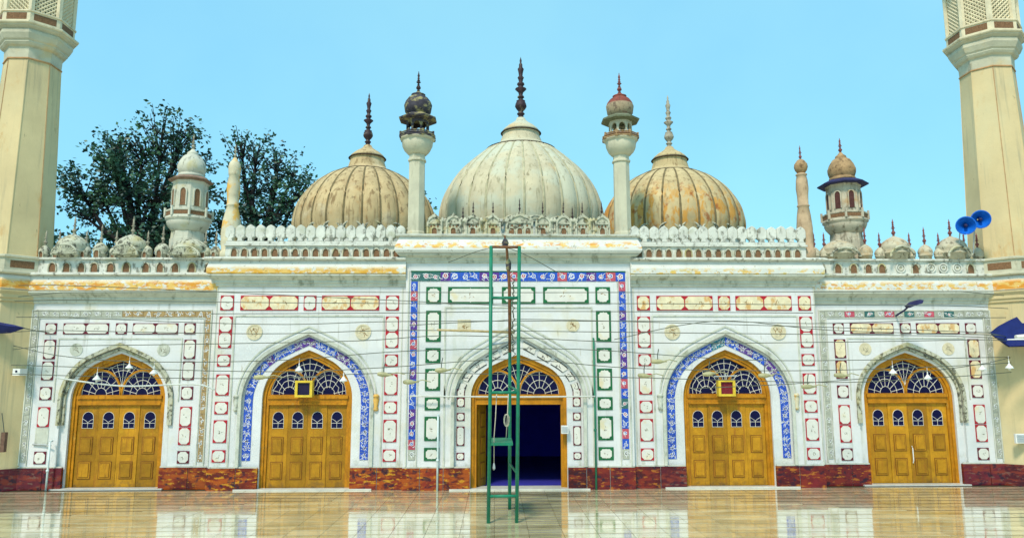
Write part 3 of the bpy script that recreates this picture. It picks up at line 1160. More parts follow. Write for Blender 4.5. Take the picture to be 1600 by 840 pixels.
# ---- end bays ---------------------------------------------------------
for side in (-1, 1):
    cx = CX_END*side
    x_in, x_out = 7.85*side, 12.95*side
    xa, xb = min(x_in, x_out), max(x_in, x_out)
    Y = PY_END
    PO = arch_full(1.40, 2.22, 3.60, 0, .40)
    w = wall_with_arch('bay_wall', xa, xb, cx, PO, Y, 4.75, .08, M_wall)
    PD = arch_full(1.21, 2.24, 3.43, 0, .40)
    annulus(w, 'arch_reveal', cx, PO, PD, Y+.08, .14, M_wall)
    b = MB()
    b.ribbon(shift(arch_full(1.46, 2.22, 3.70, 1.6, .42), cx), shift(arch_full(1.38, 2.22, 3.59, 1.6, .40), cx), Y-.06, Y+.03)
    b.ribbon(shift(arch_full(1.36, 2.22, 3.56, 1.6, .40), cx), shift(arch_full(1.31, 2.22, 3.50, 1.6, .40), cx), Y+.02, Y+.09)
    b.build('arch_moulding', M_ornate, w)
    # carved border strip on three sides
    n = 16
    for i in range(n):
        b = MB()
        u = cx-2.16+4.32*i/n
        link('border_tile', floral_mesh(4.32/n-.008, .15, i % 5, 6 if (side < 0 and i > 7) else ([4, 5, 3, 5][i % 4] if side > 0 and 1 < i < 13 else 5)), w, (u+2.16/n, Y, 4.445))
    for s in (-1, 1):
        for i in range(13):
            b = MB()
            z0 = .68+i*(3.84/13)
            xc = cx+s*2.23
            link('border_tile', floral_mesh(.13, 3.84/13-.008, i % 5, 6 if (side < 0 and s > 0) else 5), w, (xc, Y, z0+1.92/13))
    b = MB()
    frame_rect(b, cx-2.33, cx+2.33, .60, 4.56, Y, .03, .03, 'LRT')
    frame_rect(b, cx-2.14, cx+2.14, .60, 4.355, Y, .02, .022, 'LRT')
    frame_rect(b, cx-1.60, cx+1.60, 2.2, 3.82, Y, .03, .018, 'LRT')
    b.build('panel_moulding', M_trim, w)
    for (x, ww, c) in ((-1.81, .29, 1), (-.91, 1.17, 2), (0, .29, 1), (.88, 1.17, 2), (1.77, .29, 1)):
        tile(w, cx+x, 4.065, ww, .285, Y, 'oct', M_maroon, M_ink_brown if side > 0 else None, c, False, M_plaque_st if side > 0 and c == 2 else None)
    for s in (-1, 1):
        for (z0, z1, c, fr) in ((3.28, 3.78, 1, M_maroon), (2.74, 3.22, 1, M_maroon), (2.24, 2.57, 1, M_maroon), (1.56, 2.06, 1, M_red), (1.10, 1.54, 1, M_red), (.64, .95, 1, M_maroon)):
            if side < 0 and s < 0 and z0 == 1.10:
                continue
            st = side > 0 and z0 > 2.7
            tile(w, cx+s*1.80, (z0+z1)/2, .30, z1-z0, Y, 'oct', fr, None, c, True, M_plaque_st if st else None)
    if side < 0:
        b = MB()
        b.box(cx-1.97, cx-1.64, Y-.012, Y+.004, 1.10, 1.54)
        b.build('blank_tile', M_trim, w)
    for s in (-1, 1):
        b = MB()
        n = 18
        O = [(.165*math.cos(2*PI*i/n), .165*math.sin(2*PI*i/n)) for i in range(n)]
        b.prism(O, -.012, .004, 0)
        strokes(b, 0, 0, .22, .22, -.015, 1, random.Random(int(s*5+side)), 6)
        b.build('medallion', [M_medal if side > 0 else M_trim, M_ink], w, (cx+s*1.12, Y, 3.52))
    rg = random.Random(21+side)
    for (p, q) in ((7.9*side, cx-1.21*side), (cx+1.21*side, 12.75*side)):
        lo, hi = min(p, q), max(p, q)
        n = max(2, int(round((hi-lo)/.6)))
        cuts = [lo+(hi-lo)*(i+(rg.uniform(-.22, .22) if 0 < i < n else 0))/n for i in range(n+1)]
        for u, v in zip(cuts, cuts[1:]):
            b = MB()
            b.box(u+.009, v-.009, Y-.035-rg.uniform(0, .004), Y+.05, 0, .54)
            inner = abs((u+v)/2) < abs(cx)
            b.build('plinth_slab', (M_marb_o if side < 0 and inner else M_marb_r) if inner else M_marb_m, w)
    for u, v in ((xa, cx-1.23), (cx+1.23, xb)):
        b = MB()
        b.box(u, v, Y-.018, Y+.02, .541, .575)
        b.build('plinth_cap', M_trim, w)
    door(cx, 1.21, 2.24, 3.43, Y+.16, False, False, 4+side, .40)
    s_ = MB()
    s_.box(cx-1.45, cx+1.35, Y-.12, Y+.18, .002, .035)
    s_.build('door_sill', M_sill, mosque)
    b = MB()
    ca, cb = (7.83, 12.78) if side > 0 else (-12.78, -7.83)
    rt = (0, 0)
    profile_x(b, ca, cb, Y, CORN(4.72), 0, rt)
    cor = b.build('cornice', M_trim, mosque)
    b = MB()
    profile_x(b, ca, cb, Y, [(.20, 5.022), (.243, 5.05), (.243, 5.24), (.20, 5.38), (.19, 5.42)], 0, rt)
    b.build('frieze', M_fr_end_l if side < 0 else M_fr_end_r, cor)
    b = MB()
    profile_x(b, ca, cb, Y, [(.24, 5.422), (.30, 5.45), (.30, 5.49), (.22, 5.52)], 0, rt)
    b.build('cornice_ledge', M_parapet, cor)
    b = MB()
    px0, px1 = min(7.95*side, 12.85*side), max(7.95*side, 12.85*side)
    b.box(px0, px1, Y-.05, Y+.35, 5.50, 5.88)
    b.box(px0-.02, px1+.02, Y-.12, Y+.4, 5.881, 5.93)
    par = b.build('parapet', M_parapet, mosque)
    nb = MB()
    A = [(-.085, 0), (-.085, .12)]+[(-.085*math.cos(PI*i/6), .12+.12*math.sin(PI*i/6)) for i in range(1, 6)]+[(.085, .12), (.085, 0)]
    nb.ribbon([(x*1.35, z*1.13) for x, z in A], A, -.03, .003, 0)
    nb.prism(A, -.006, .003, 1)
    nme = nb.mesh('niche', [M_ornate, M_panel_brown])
    rb = MB()
    for r0, r1, y0 in ((.10, .135, -.035), (.045, .075, -.03)):
        O = [(r1*math.cos(2*PI*i/16), r1*math.sin(2*PI*i/16)) for i in range(17)]
        I = [(r0*math.cos(2*PI*i/16), r0*math.sin(2*PI*i/16)) for i in range(17)]
        rb.ribbon(O, I, y0, .003, 0, False)
    rb.prism([(.10*math.cos(2*PI*i/16), .10*math.sin(2*PI*i/16)) for i in range(16)], -.008, .003, 1)
    rme = rb.mesh('rosette', [M_parapet, M_ornate])
    spots = (8.18, 8.62, 9.05, 9.45, 9.82, 10.33, 10.74, 11.16, 11.5, 11.88, 12.25)
    for i, x in enumerate(spots):
        if side > 0 and i in (5, 7, 8, 9):
            link('rosette', rme, par, (x, Y-.05, 5.69))
        else:
            link('niche', nme, par, (side*x, Y-.05, 5.545))
    # little domes with spikes along the parapet
    fin = M_finial_red if side > 0 else M_finial_pale
    dm = M_ornate if side < 0 else M_dome_small
    kinds = {}
    for kname, rad, zt, hf in (('s', .13, .36, .42), ('m', .17, .44, .5), ('b', .35, .66, .5)):
        d_ = MB()
        z1 = zt
        d_.lathe([(rad*.9, 0), (rad*.92, zt*.22), (rad*1.08, zt*.25), (rad*1.05, zt*.31), (rad*.98, zt*.34), (rad*1.12, zt*.46), (rad*1.08, zt*.6),
                  (rad*.86, zt*.76), (rad*.5, zt*.90), (rad*.2, zt*.97), (rad*.12, zt)], 16, gore=(lambda a: 1+.035*abs(math.cos(8*a))) if side < 0 else None)
        f_ = MB()
        lathe_finial(f_, (0, 0, 0), zt-.01, hf, .046 if kname != 'b' else .052, 0, 8)
        nic = MB()
        AA = [(-rad*.35, 0), (-rad*.35, zt*.3)]+[(-rad*.35*math.cos(PI*i/6), zt*.3+rad*.4*math.sin(PI*i/6)) for i in range(1, 6)]+[(rad*.35, zt*.3), (rad*.35, 0)]
        if kname == 'b':
            q_ = rad*.92
            half = [(q_*math.cos(PI*i/14), .04+q_*.86*math.sin(PI*i/14)) for i in range(15)]
            if side < 0:
                nic.prism([(x, z) for x, z in half], .0, .10)
                for i in range(1, 14):
                    nic.tube([(0, -.02, .06), (half[i][0]*.9, -.025, .04+(half[i][1]-.04)*.9)], [.012, .032], 5)
            nic.tube([(x, -.01, z) for x, z in half], .035, 6)
        else:
            nic.ribbon([(x*1.35, z*1.14) for x, z in AA], AA, -.03, .05)
            nic.prism(AA, -.01, .05, 1)
        kinds[kname] = (d_.mesh('small_dome', dm, True), f_.mesh('spike', fin, True), nic.mesh('shell_arch', [M_ornate, M_panel_brown]), rad)
    for x, kname in ((8.08, 's'), (8.36, 's'), (8.76, 'b'), (9.49, 'm'), (9.89, 's'), (10.3, 'b'), (10.72, 's'), (11.14, 'm'), (11.53, 's'), (11.87, 'b'), (12.24, 's'), (12.6, 's')):
        dme, fme, ame, rad = kinds[kname]
        xx = side*x if side > 0 else side*(x if x < 11 else x-.02)
        o = link('small_dome', dme, par, (xx, Y+.1, 5.93))
        if not (kname == 'b' and x < 9):
            link('spike', fme, o)
        else:
            o.scale = (1.2, 1, .85)
        if kname == 'b' or side < 0:
            link('shell_arch', ame, o, (0, -rad*1.06, 0))

# ---- central bay ---------------------------------------------------------
Y = PY_CEN
PO = arch_full(1.66, 2.25, 3.88)
w = wall_with_arch('bay_wall', -2.93, 2.93, 0, PO, Y, 5.85, .07, M_wall)
PD = arch_full(1.23, 2.27, 3.38, 0, .42)
annulus(w, 'arch_reveal', 0, PO, PD, Y+.07, .16, M_wall)
b = MB()
b.ribbon(arch_full(1.73, 2.25, 3.96, .56), arch_full(1.645, 2.25, 3.86, .56), Y-.05, Y+.03)
b.ribbon(arch(1.82, 2.27, 4.09), arch(1.78, 2.27, 4.04), Y-.025, Y+.01)
b.ribbon(arch(1.92, 2.27, 4.23), arch(1.88, 2.27, 4.18), Y-.02, Y+.01)
b.build('arch_moulding', M_trim, w)
# small black-cornered tiles up the reveal
OA, IA = resample(arch(1.585, 2.25, 3.78), 100), resample(arch(1.40, 2.25, 3.57), 100)
for u0, u1 in ((2, 9), (11, 16), (18, 27), (29, 37), (39, 47), (53, 61), (63, 71), (73, 82), (84, 89), (91, 98)):
    b = MB()
    b.ribbon(OA[u0:u1+1], IA[u0:u1+1], Y+.055, Y+.073, 0)
    oo, ii = lerp_path(OA[u0:u1+1], IA[u0:u1+1], .12), lerp_path(OA[u0:u1+1], IA[u0:u1+1], .88)
    b.ribbon(oo, ii, Y+.050, Y+.056, 1)
    mid_ = OA[(u0+u1)//2], IA[(u0+u1)//2]
    strokes(b, (mid_[0][0]+mid_[1][0])/2, (mid_[0][1]+mid_[1][1])/2, .22, .18, Y+.048, 0, random.Random(u0), 5)
    b.build('arch_tile', [M_black_tile, M_plaque], w)
for s in (-1, 1):
    for (z0, z1) in ((2.05, 2.50), (1.70, 1.90), (1.08, 1.56), (.73, .91)):
        tile(w, s*1.485, (z0+z1)/2, .20, z1-z0, Y+.07, 'oct', M_maroon, None, 2 if z1 == 2.50 else 1, True)
# floral borders
cols = [0, 1, 0, 3, 2, 1, 0, 1, 3, 2, 0, 1, 2, 3, 0, 1, 0, 4, 1, 2]
for s in (-1, 1):
    n = 18
    for i in range(n):
        b = MB()
        z0 = .74+i*(4.52/n)
        link('floral_tile', floral_mesh(.17, 4.52/n-.008, i % 5, 5 if i == 0 else cols[(i*3+(s > 0)*2) % 20]), w, (s*2.71, Y, z0+2.26/n))
n = 22
for i in range(n):
    b = MB()
    u = -2.80+5.60*i/n
    link('floral_tile', floral_mesh(5.6/n-.008, .235, i % 6, 4 if i < 3 else cols[(i*7+3) % 20]), w, (u+2.8/n, Y, 5.392))
b = MB()
b.box(-2.81, 2.81, Y-.025, Y+.01, 5.512, 5.54)
b.build('green_edge', M_green, w)
b = MB()
for s in (-1, 1):
    b.box(s*2.855-.015, s*2.855+.015, Y-.03, Y+.01, .58, 5.55)
    b.box(s*2.59-.012, s*2.59+.012, Y-.025, Y+.01, .58, 5.26)
    b.box(s*1.90-.02, s*1.90+.02, Y-.02, Y+.01, .58, 4.60)
b.box(-1.88, 1.88, Y-.02, Y+.01, 4.57, 4.60)
b.build('panel_moulding', M_trim, w)
for (x, ww, c) in ((-2.21, .385, 1), (-1.25, 1.17, 1), (0, .87, 1), (1.235, 1.19, 1), (2.2, .385, 1)):
    tile(w, x, 4.90, ww, .44, Y, 'cusp', M_green, M_ink_brown, c, False)
for s in (-1, 1):
    for (z0, z1) in ((3.70, 4.50), (3.16, 3.54), (2.46, 3.01), (1.965, 2.29), (1.21, 1.81), (.72, 1.04)):
        tile(w, s*2.205, (z0+z1)/2, .385, z1-z0, Y, 'cusp', M_green, None, 1, True)
    b = MB()
    b.prism([(-.17, -.15), (.17, -.15), (.17, .15), (-.17, .15)] if s < 0 else [(.17*math.cos(2*PI*i/18), .17*math.sin(2*PI*i/18)) for i in range(18)], -.014, .004)
    strokes(b, 0, 0, .24, .24, -.017, 1, random.Random(int(s*3+40)), 8)
    b.build('medallion', [M_medal, M_ink_brown], w, (s*1.41, Y, 4.12))
rg = random.Random(31)
for (lo, hi) in ((-2.95, -1.23), (1.23, 2.95)):
    cuts = [lo, lo+.55+rg.uniform(-.1, .1), lo+1.12+rg.uniform(-.1, .1), hi]
    for u, v in zip(cuts, cuts[1:]):
        b = MB()
        b.box(u+.009, v-.009, Y-.035-rg.uniform(0, .004), Y+.05, 0, .54)
        b.build('plinth_slab', M_marb_o if u < 0 else M_marb_r, w)
for u, v in ((-2.93, -1.25), (1.25, 2.93)):
    b = MB()
    b.box(u, v, Y-.018, Y+.02, .541, .575)
    b.build('plinth_cap', M_trim, w)
door(0, 1.23, 2.27, 3.38, Y+.14, True, False, 9, .42)
s_ = MB()
s_.box(-1.75, 1.78, Y-.10, Y+.5, .002, .035)
s_.build('door_sill', M_sill, mosque)
b = MB()
profile_x(b, -2.93, 2.93, Y, [(0, 5.74), (.04, 5.76), (.04, 5.80), (.08, 5.83), (.08, 5.87), (.14, 5.90), (.20, 5.94), (.20, 5.97)])
cor = b.build('cornice', M_trim, mosque)
b = MB()
profile_x(b, -2.93, 2.93, Y, [(.17, 5.972), (.25, 5.99), (.285, 6.05), (.28, 6.14), (.235, 6.26), (.19, 6.36), (.18, 6.41)])
b.build('frieze', M_fr_cen, cor)
b = MB()
profile_x(b, -2.93, 2.93, Y, [(.20, 6.412), (.26, 6.43), (.27, 6.465), (.18, 6.49)])
b.build('cornice_ledge', M_parapet, cor)
b = MB()
b.box(-2.9, 2.9, Y+.05, Y+.5, 6.40, 6.52)
par = b.build('parapet', M_parapet, mosque)


def kiosk(wd, h, wide=False):
    k = MB()
    A = [(-wd/2, 0), (-wd/2, h*.58)]+[(-wd/2*math.cos(PI*i/10), h*.58+h*.30*math.sin(PI*i/10)+(h*.12 if i == 5 else 0)) for i in range(1, 10)]+[(wd/2, h*.58), (wd/2, 0)]
    k.prism(A, .0, .16)
    O = arch(wd/2*1.12, h*.56, h*.92, .5, 6)
    I = arch(wd/2*.86, h*.56, h*.80, .5, 6)
    k.ribbon(O, I, -.03, .02)
    k.box(-wd/2-.02, wd/2+.02, -.035, .01, h*.50, h*.55)
    for x in ((-.2, 0, .2) if wide else (-.09, 0, .09)):
        k.box(x-.022, x+.022, -.004, .01, h*.36, h*.46, 1)
    for x in ((-.22, 0, .22) if wide else (0,)):
        nA = [(x-.065, .02), (x-.065, .14)]+[(x-.065*math.cos(PI*i/6), .14+.07*math.sin(PI*i/6)) for i in range(1, 6)]+[(x+.065, .14), (x+.065, .02)]
        nO = [(x+(q-x)*1.35, z*1.1) for q, z in nA]
        k.ribbon(nO, nA, -.03, .01)
        k.prism(nA, -.006, .01, 1)
    for s in (-1, 1):
        k.box(s*wd/2-.025, s*wd/2+.025, -.04, .0, 0, h*.56)
    return k.mesh('kiosk_merlon', [M_ornate, M_panel_brown])


k_n, k_w = kiosk(.36, .62), kiosk(.66, .68, True)
kx = [-2.22, -1.72, -1.20, -.67, .04, .66, 1.21, 1.72, 2.24]
cm = MB()
cm.lathe([(.07, 0), (.07, .04), (.045, .06), (.04, .14), (.06, .16), (.04, .18), (.035, .36), (.065, .38), (.07, .41), (.05, .45), (.02, .49), (.012, .5)], 10, (0, 0, 0))
cme = cm.mesh('colonette', M_ornate, True)
sp = MB()
lathe_finial(sp, (0, 0, 0), 0, .36, .028, 0, 8)
spm = sp.mesh('spike', M_finial_dark, True)
for i, x in enumerate(kx):
    o = link('kiosk_merlon', k_w if i == 4 else k_n, par, (x, Y+.1, 6.50))
    if i < 8:
        xm = (x+kx[i+1])/2 + (.06 if i == 3 else (-.06 if i == 4 else 0))
        for dx in (-.045, .045):
            link('colonette', cme, par, (xm+dx, Y+.14, 6.50))
    if i not in (0, 1):
        link('spike', spm, par, (x, Y+.18, 6.50+(.60 if i != 4 else .68)))
for x in (-1.47, 1.45):
    link('spike', spm, par, (x, Y+.14, 6.95))

# ---- hall body: back, sides, roof, interior -----------------------------------
b = MB()
b.box(-12.7, -12.4, .85, 8.5, 0, 5.5)
b.box(12.4, 12.7, .85, 8.5, 0, 5.5)
b.box(-12.4, 12.4, 8.2, 8.5, 0, 5.5)
b.build('hall_wall', M_wall, mosque)
b = MB()
b.box(-12.3, -8.0, 1.0, 8.19, .0, 5.2)      # closed side chambers keep the hall dark
b.box(8.0, 12.3, 1.0, 8.19, .0, 5.2)
b.box(-8.0, 8.0, 7.8, 8.19, .0, 5.3)
b.box(-3.4, -2.6, 3.4, 4.2, 0, 5.3)
b.box(2.6, 3.4, 3.4, 4.2, 0, 5.3)
b.build('interior_wall', M_interior, mosque)
b = MB()
b.box(-8.0, 8.0, .62, 7.8, -.005, .03)
b.build('interior_floor', M_int_floor, mosque)
b = MB()
b.box(-12.7, 12.7, .30, 8.5, 5.52, 5.85)
b.box(-12.7, 12.7, .861, 8.5, 4.9, 5.51)
b.build('roof', M_roof, mosque)
b = MB()
b.box(-7.9, -1.30, .50, .60, 0, 4.9)
b.box(1.30, 7.9, .50, .60, 0, 4.9)
b.box(-1.30, 1.30, .50, .60, 3.6, 4.9)
b.build('interior_wall', M_interior, mosque)

# ---- domes ---------------------------------------------------------
def dome(cx, cy, prof, n_gore, m, rib_m, finial_m, neck, cap, fin_h, fin_r, drum_z, scallop):
    n = n_gore*6
    gore = lambda a: 1+.032*abs(math.sin(n_gore*a/2))**.7
    d = MB()
    # smooth profile by Catmull-Rom
    P = []
    for i in range(len(prof)-1):
        p0, p1, p2, p3 = prof[max(i-1, 0)], prof[i], prof[i+1], prof[min(i+2, len(prof)-1)]
        for q in range(5):
            t = q/5
            P.append(tuple(.5*((2*p1[k])+(-p0[k]+p2[k])*t+(2*p0[k]-5*p1[k]+4*p2[k]-p3[k])*t*t+(-p0[k]+3*p1[k]-3*p2[k]+p3[k])*t**3) for k in (0, 1)))
    P.append(prof[-1])
    d.lathe(P, n, (0, 0, 0), 0, 0, gore)
    dm = d.build('dome', m, mosque, (cx, cy, 0), True)
    for k in range(n_gore):
        a = 2*PI*k/n_gore
        if math.sin(a) > .45:
            continue
        r_ = MB()
        r_.tube([(r*1.002*math.cos(a), r*1.002*math.sin(a), z) for r, z in P[::2]], [.042-.014*i/len(P[::2]) for i in range(len(P[::2]))], 5)
        r_.build('rib', rib_m, dm, smooth=True)
    zr = prof[-1][1]
    rr_ = prof[-1][0]
    c = MB()
    c.lathe([(rr_*.97, zr-.04), (rr_*1.05, zr-.02), (rr_*1.06, zr+.01), (rr_*1.0, zr+.02)], 32)
    c.build('crown_rim', M_darkrim, dm, smooth=False)
    c = MB()
    zn, rn0, zt, rn1 = neck
    c.lathe([(rr_*1.0, zr+.025), (rn0*1.28, zn-.07), (rn0*1.08, zn), (rn0*.98, zn+.06), (rn1*.97, zt-.06), (rn1, zt)], 32)
    c.build('lotus_neck', m, dm, smooth=False)
    c = MB()
    c.lathe([(rn1*1.05, zt-.012), (rn1*1.09, zt), (rn1*1.06, zt+.02)], 32)
    c.build('neck_rim', M_darkrim, dm)
    c = MB()
    c.lathe([(rn1*1.04, zt+.02), (rn1*.94, zt+(cap-zt)*.22), (rn1*.70, zt+(cap-zt)*.48), (rn1*.44, zt+(cap-zt)*.68), (rn1*.28, zt+(cap-zt)*.84), (rn1*.22, cap)], 28)
    c.build('lotus_cap', m, dm, smooth=True)
    f = MB()
    lathe_finial(f, (0, 0, 0), cap-.02, fin_h, fin_r, 0, 14)
    f.build('finial', finial_m, dm, smooth=True)
    dr = MB()
    R0 = prof[0][0]
    dr.lathe([(R0*.99, 5.85), (R0*.99, drum_z), (R0*1.03, drum_z+.03), (R0*1.03, drum_z+.10), (R0, drum_z+.13)], 48)
    dr.build('drum', M_parapet, dm)
    # scalloped arches round the foot
    ns = scallop
    for k in range(ns):
        a0 = 2*PI*(k+.5)/ns
        if math.sin(a0) > .1:
            continue
        s = MB()
        rad = R0*1.035
        half = PI/ns*.98
        pth = []
        for i in range(9):
            t = -1+2*i/8
            z = drum_z-.12+.30*math.sqrt(max(0, 1-t*t))
            pth.append((rad*math.cos(a0+t*half), rad*math.sin(a0+t*half), z))
        s.tube(pth, .03, 5)
        s.build('scallop', M_ornate, dm, smooth=True)
    return dm


dome(.21, 3.5, [(2.44, 7.15), (2.50, 7.5), (2.50, 7.9), (2.34, 8.48), (1.98, 9.07), (1.52, 9.55), (1.06, 9.94)], 28, M_dome_c, M_rib_c,
     M_finial_dark, (10.13, .70, 10.52, .60), 11.04, 2.10, .17, 7.10, 24)
for s, cxx, m, rm, fm in ((-1, -4.67, M_dome_l, M_rib, M_finial_dark), (1, 4.98, M_dome_r, M_rib, M_finial_pale)):
    dome(cxx, 3.5, [(2.10, 6.95), (2.16, 7.3), (2.15, 7.6), (2.02, 8.08), (1.70, 8.58), (1.28, 8.95), (.86, 9.17)], 26, m, rm, fm,
         (9.30, .61, 9.66, .545), 10.10, 1.78, .14, 7.02, 22)

# ---- slender turrets at the corners of the central bay -------------------------
def oct_prof(p):
    return [(r/math.cos(PI/8), z) for r, z in p]


def turret(x, y, m_top, m_dome, m_eave, m_fin):
    t = MB()
    t.lathe(oct_prof([(.235, 6.48), (.235, 6.62), (.215, 6.66), (.205, 8.60)]), 8, (0, 0, 0), 0, PI/8)
    t.lathe(oct_prof([(.235, 8.60), (.24, 8.64), (.205, 8.67), (.205, 8.78)]), 8, (0, 0, 0), 0, PI/8)
    o = t.build('turret', M_turret, mosque, (x, y, 0))
    t = MB()
    t.lathe([(.21, 8.781), (.25, 8.80), (.34, 8.90), (.395, 9.02), (.41, 9.14), (.40, 9.18), (.44, 9.20), (.475, 9.23)], 24, gore=lambda a: 1+.035*abs(math.cos(6*a)))
    t.build('lotus_capital', M_turret, o, smooth=True)
    t = MB()
    t.lathe(oct_prof([(.47, 9.231), (.48, 9.25), (.48, 9.275), (.40, 9.276)]), 8, (0, 0, 0), 0, PI/8)
    for k in range(8):
        a, a2 = PI/8+k*PI/4, PI/8+(k+1)*PI/4
        p, q = (.48*math.cos(a), .48*math.sin(a)), (.48*math.cos(a2), .48*math.sin(a2))
        t.tube([(p[0], p[1], 9.22), (p[0], p[1], 9.405)], .032, 5, 0)
        t.tube([(p[0], p[1], 9.365), (q[0], q[1], 9.365)], .020, 4, 0)
        t.tube([(p[0], p[1], 9.30), (q[0], q[1], 9.30)], .042, 4, 1)
    t.build('balcony', [M_turret_brown if m_top is not M_turret_dark else M_turret_dark, M_panel_brown if m_top is not M_turret_dark else M_turret_dark], o)
    t = MB()
    s = .30*math.tan(PI/8)*2
    A = [(-s*.36, 0), (-s*.36, .27)]+[(-s*.36*math.cos(PI*i/6), .27+.12*math.sin(PI*i/6)) for i in range(1, 6)]+[(s*.36, .27), (s*.36, 0)]
    for k in range(8):
        a = k*PI/4
        def tr(px, py, pz, a=a):
            # local: panel at distance .30, px along the panel, py outward
            d = .30+py
            return (d*math.cos(a)-px*math.sin(a), d*math.sin(a)+px*math.cos(a), 9.28+pz)
        zt = .48
        for yy in (0, -.05):
            t.poly([tr(-s/2, yy, 0), tr(A[0][0], yy, 0), tr(A[1][0], yy, A[1][1]), tr(A[1][0], yy, zt), tr(-s/2, yy, zt)])
            t.poly([tr(s/2, yy, 0), tr(A[-1][0], yy, 0), tr(A[-2][0], yy, A[-2][1]), tr(A[-2][0], yy, zt), tr(s/2, yy, zt)])
            for i in range(1, len(A)-2):
                t.poly([tr(A[i][0], yy, A[i][1]), tr(A[i+1][0], yy, A[i+1][1]), tr(A[i+1][0], yy, zt), tr(A[i][0], yy, zt)])
        for i in range(len(A)-1):
            t.poly([tr(A[i][0], 0, A[i][1]), tr(A[i+1][0], 0, A[i+1][1]), tr(A[i+1][0], -.05, A[i+1][1]), tr(A[i][0], -.05, A[i][1])])
    t.build('lantern', m_top, o)
    t = MB()
    t.lathe(oct_prof([(.30, 9.74), (.49, 9.76), (.50, 9.80), (.33, 9.90), (.30, 9.92)]), 8, (0, 0, 0), 0, PI/8)
    t.build('eave', m_eave, o)
    t = MB()
    t.lathe([(.30, 9.90), (.31, 9.97), (.345, 10.0), (.36, 10.10), (.375, 10.2), (.355, 10.25), (.34, 10.30), (.27, 10.40), (.17, 10.47), (.19, 10.49), (.19, 10.51), (.08, 10.56), (.05, 10.6)], 24,
            gore=lambda a: 1+.03*abs(math.cos(8*a)))
    t.build('cupola', m_dome, o, smooth=True)
    t = MB()
    lathe_finial(t, (0, 0, 0), 10.58, .62, .06, 0, 10)
    t.build('finial', m_fin, o, smooth=True)


turret(-2.74, .25, M_turret_dark, M_turret_dark, M_turret_dark, M_finial_dark)
turret(2.84, .25, M_turret, M_turret_red, M_eave_green, M_finial_red)

# ---- broad turrets and vase-shaped pillars on the end bays -------------------------
def end_turret(x, y, m, m_dome, m_eave, m_fin, m_win, wide_eave):
    t = MB()
    t.lathe(oct_prof([(.44, 5.85), (.42, 6.30), (.42, 6.55), (.40, 6.56), (.39, 6.75)]), 8, (0, 0, 0), 0, PI/8)
    o = t.build('turret', m, mosque, (x, y, 0))
    t = MB()
    t.lathe([(.40, 6.751), (.44, 6.80), (.52, 6.90), (.56, 7.0), (.55, 7.05), (.60, 7.08), (.60, 7.13), (.5, 7.135)], 24, gore=lambda a: 1+.012*abs(math.cos(4*a)))
    t.build('lotus_capital', m, o, smooth=True)
    t = MB()
    t.lathe(oct_prof([(.55, 7.136), (.55, 7.16), (.54, 7.165), (.54, 7.29), (.56, 7.295), (.56, 7.33), (.45, 7.335)]), 8, (0, 0, 0), 0, PI/8)
    for k in range(8):
        a = PI/8+k*PI/4
        rq = .56/math.cos(PI/8)
        t.tube([(rq*math.cos(a), rq*math.sin(a), 7.14), (rq*math.cos(a), rq*math.sin(a), 7.40)], .035, 6, 0)
        a2 = k*PI/4
        c, s = math.cos(a2), math.sin(a2)
        t.poly([(c*.545-s*px, s*.545+c*px, pz) for px, pz in ((-.19, 7.175), (.19, 7.175), (.19, 7.28), (-.19, 7.28))], 1)
    t.build('balcony', [m, M_panel_brown], o)
    t = MB()
    t.lathe(oct_prof([(.44, 7.30), (.42, 8.10), (.44, 8.12), (.44, 8.16)]), 8, (0, 0, 0), 0, PI/8)
    t.build('lantern', m, o)
    for k in range(8):
        a = k*PI/4
        if math.sin(a) > .1:
            continue
        wn_ = MB()
        A = [(-.075, 0), (-.075, .38)]+[(-.075*math.cos(PI*i/6), .38+.10*math.sin(PI*i/6)) for i in range(1, 6)]+[(.075, .38), (.075, 0)]
        wn_.prism(A, -.455, -.40, 1)
        wn_.ribbon([(q*1.35, z*1.06) for q, z in A], A, -.475, -.40, 0)
        ow = wn_.build('blind_window', [m, m_win], o, (0, 0, 7.44))
        ow.rotation_euler = (0, 0, a+PI/2)
    t = MB()
    e = .62 if wide_eave else .54
    t.lathe(oct_prof([(.42, 8.15), (e, 8.15 if wide_eave else 8.19), (e+.01, 8.18 if wide_eave else 8.21), (.42, 8.29), (.36, 8.31)]), 8, (0, 0, 0), 0, PI/8)
    t.build('eave', m_eave, o)
    t = MB()
    t.lathe([(.34, 8.30), (.345, 8.38), (.31, 8.40), (.33, 8.42), (.365, 8.54), (.37, 8.64), (.355, 8.68), (.32, 8.78), (.24, 8.91), (.14, 8.98), (.15, 9.0), (.14, 9.03), (.07, 9.09), (.04, 9.14)], 28,
            gore=lambda a: 1+.025*abs(math.cos(8*a)))
    t.build('cupola', m_dome, o, smooth=True)
    t = MB()
    lathe_finial(t, (0, 0, 0), 9.12, .46, .05, 0, 10)
    t.build('finial', m_fin, o, smooth=True)


end_turret(-9.10, .95, M_endturret, M_endturret, M_eave_brown, M_finial_pale, M_panel_brown, False)
end_turret(9.28, .95, M_endturret_r, M_turret_brown, M_eave_blue, M_finial_red, M_win_dark, True)

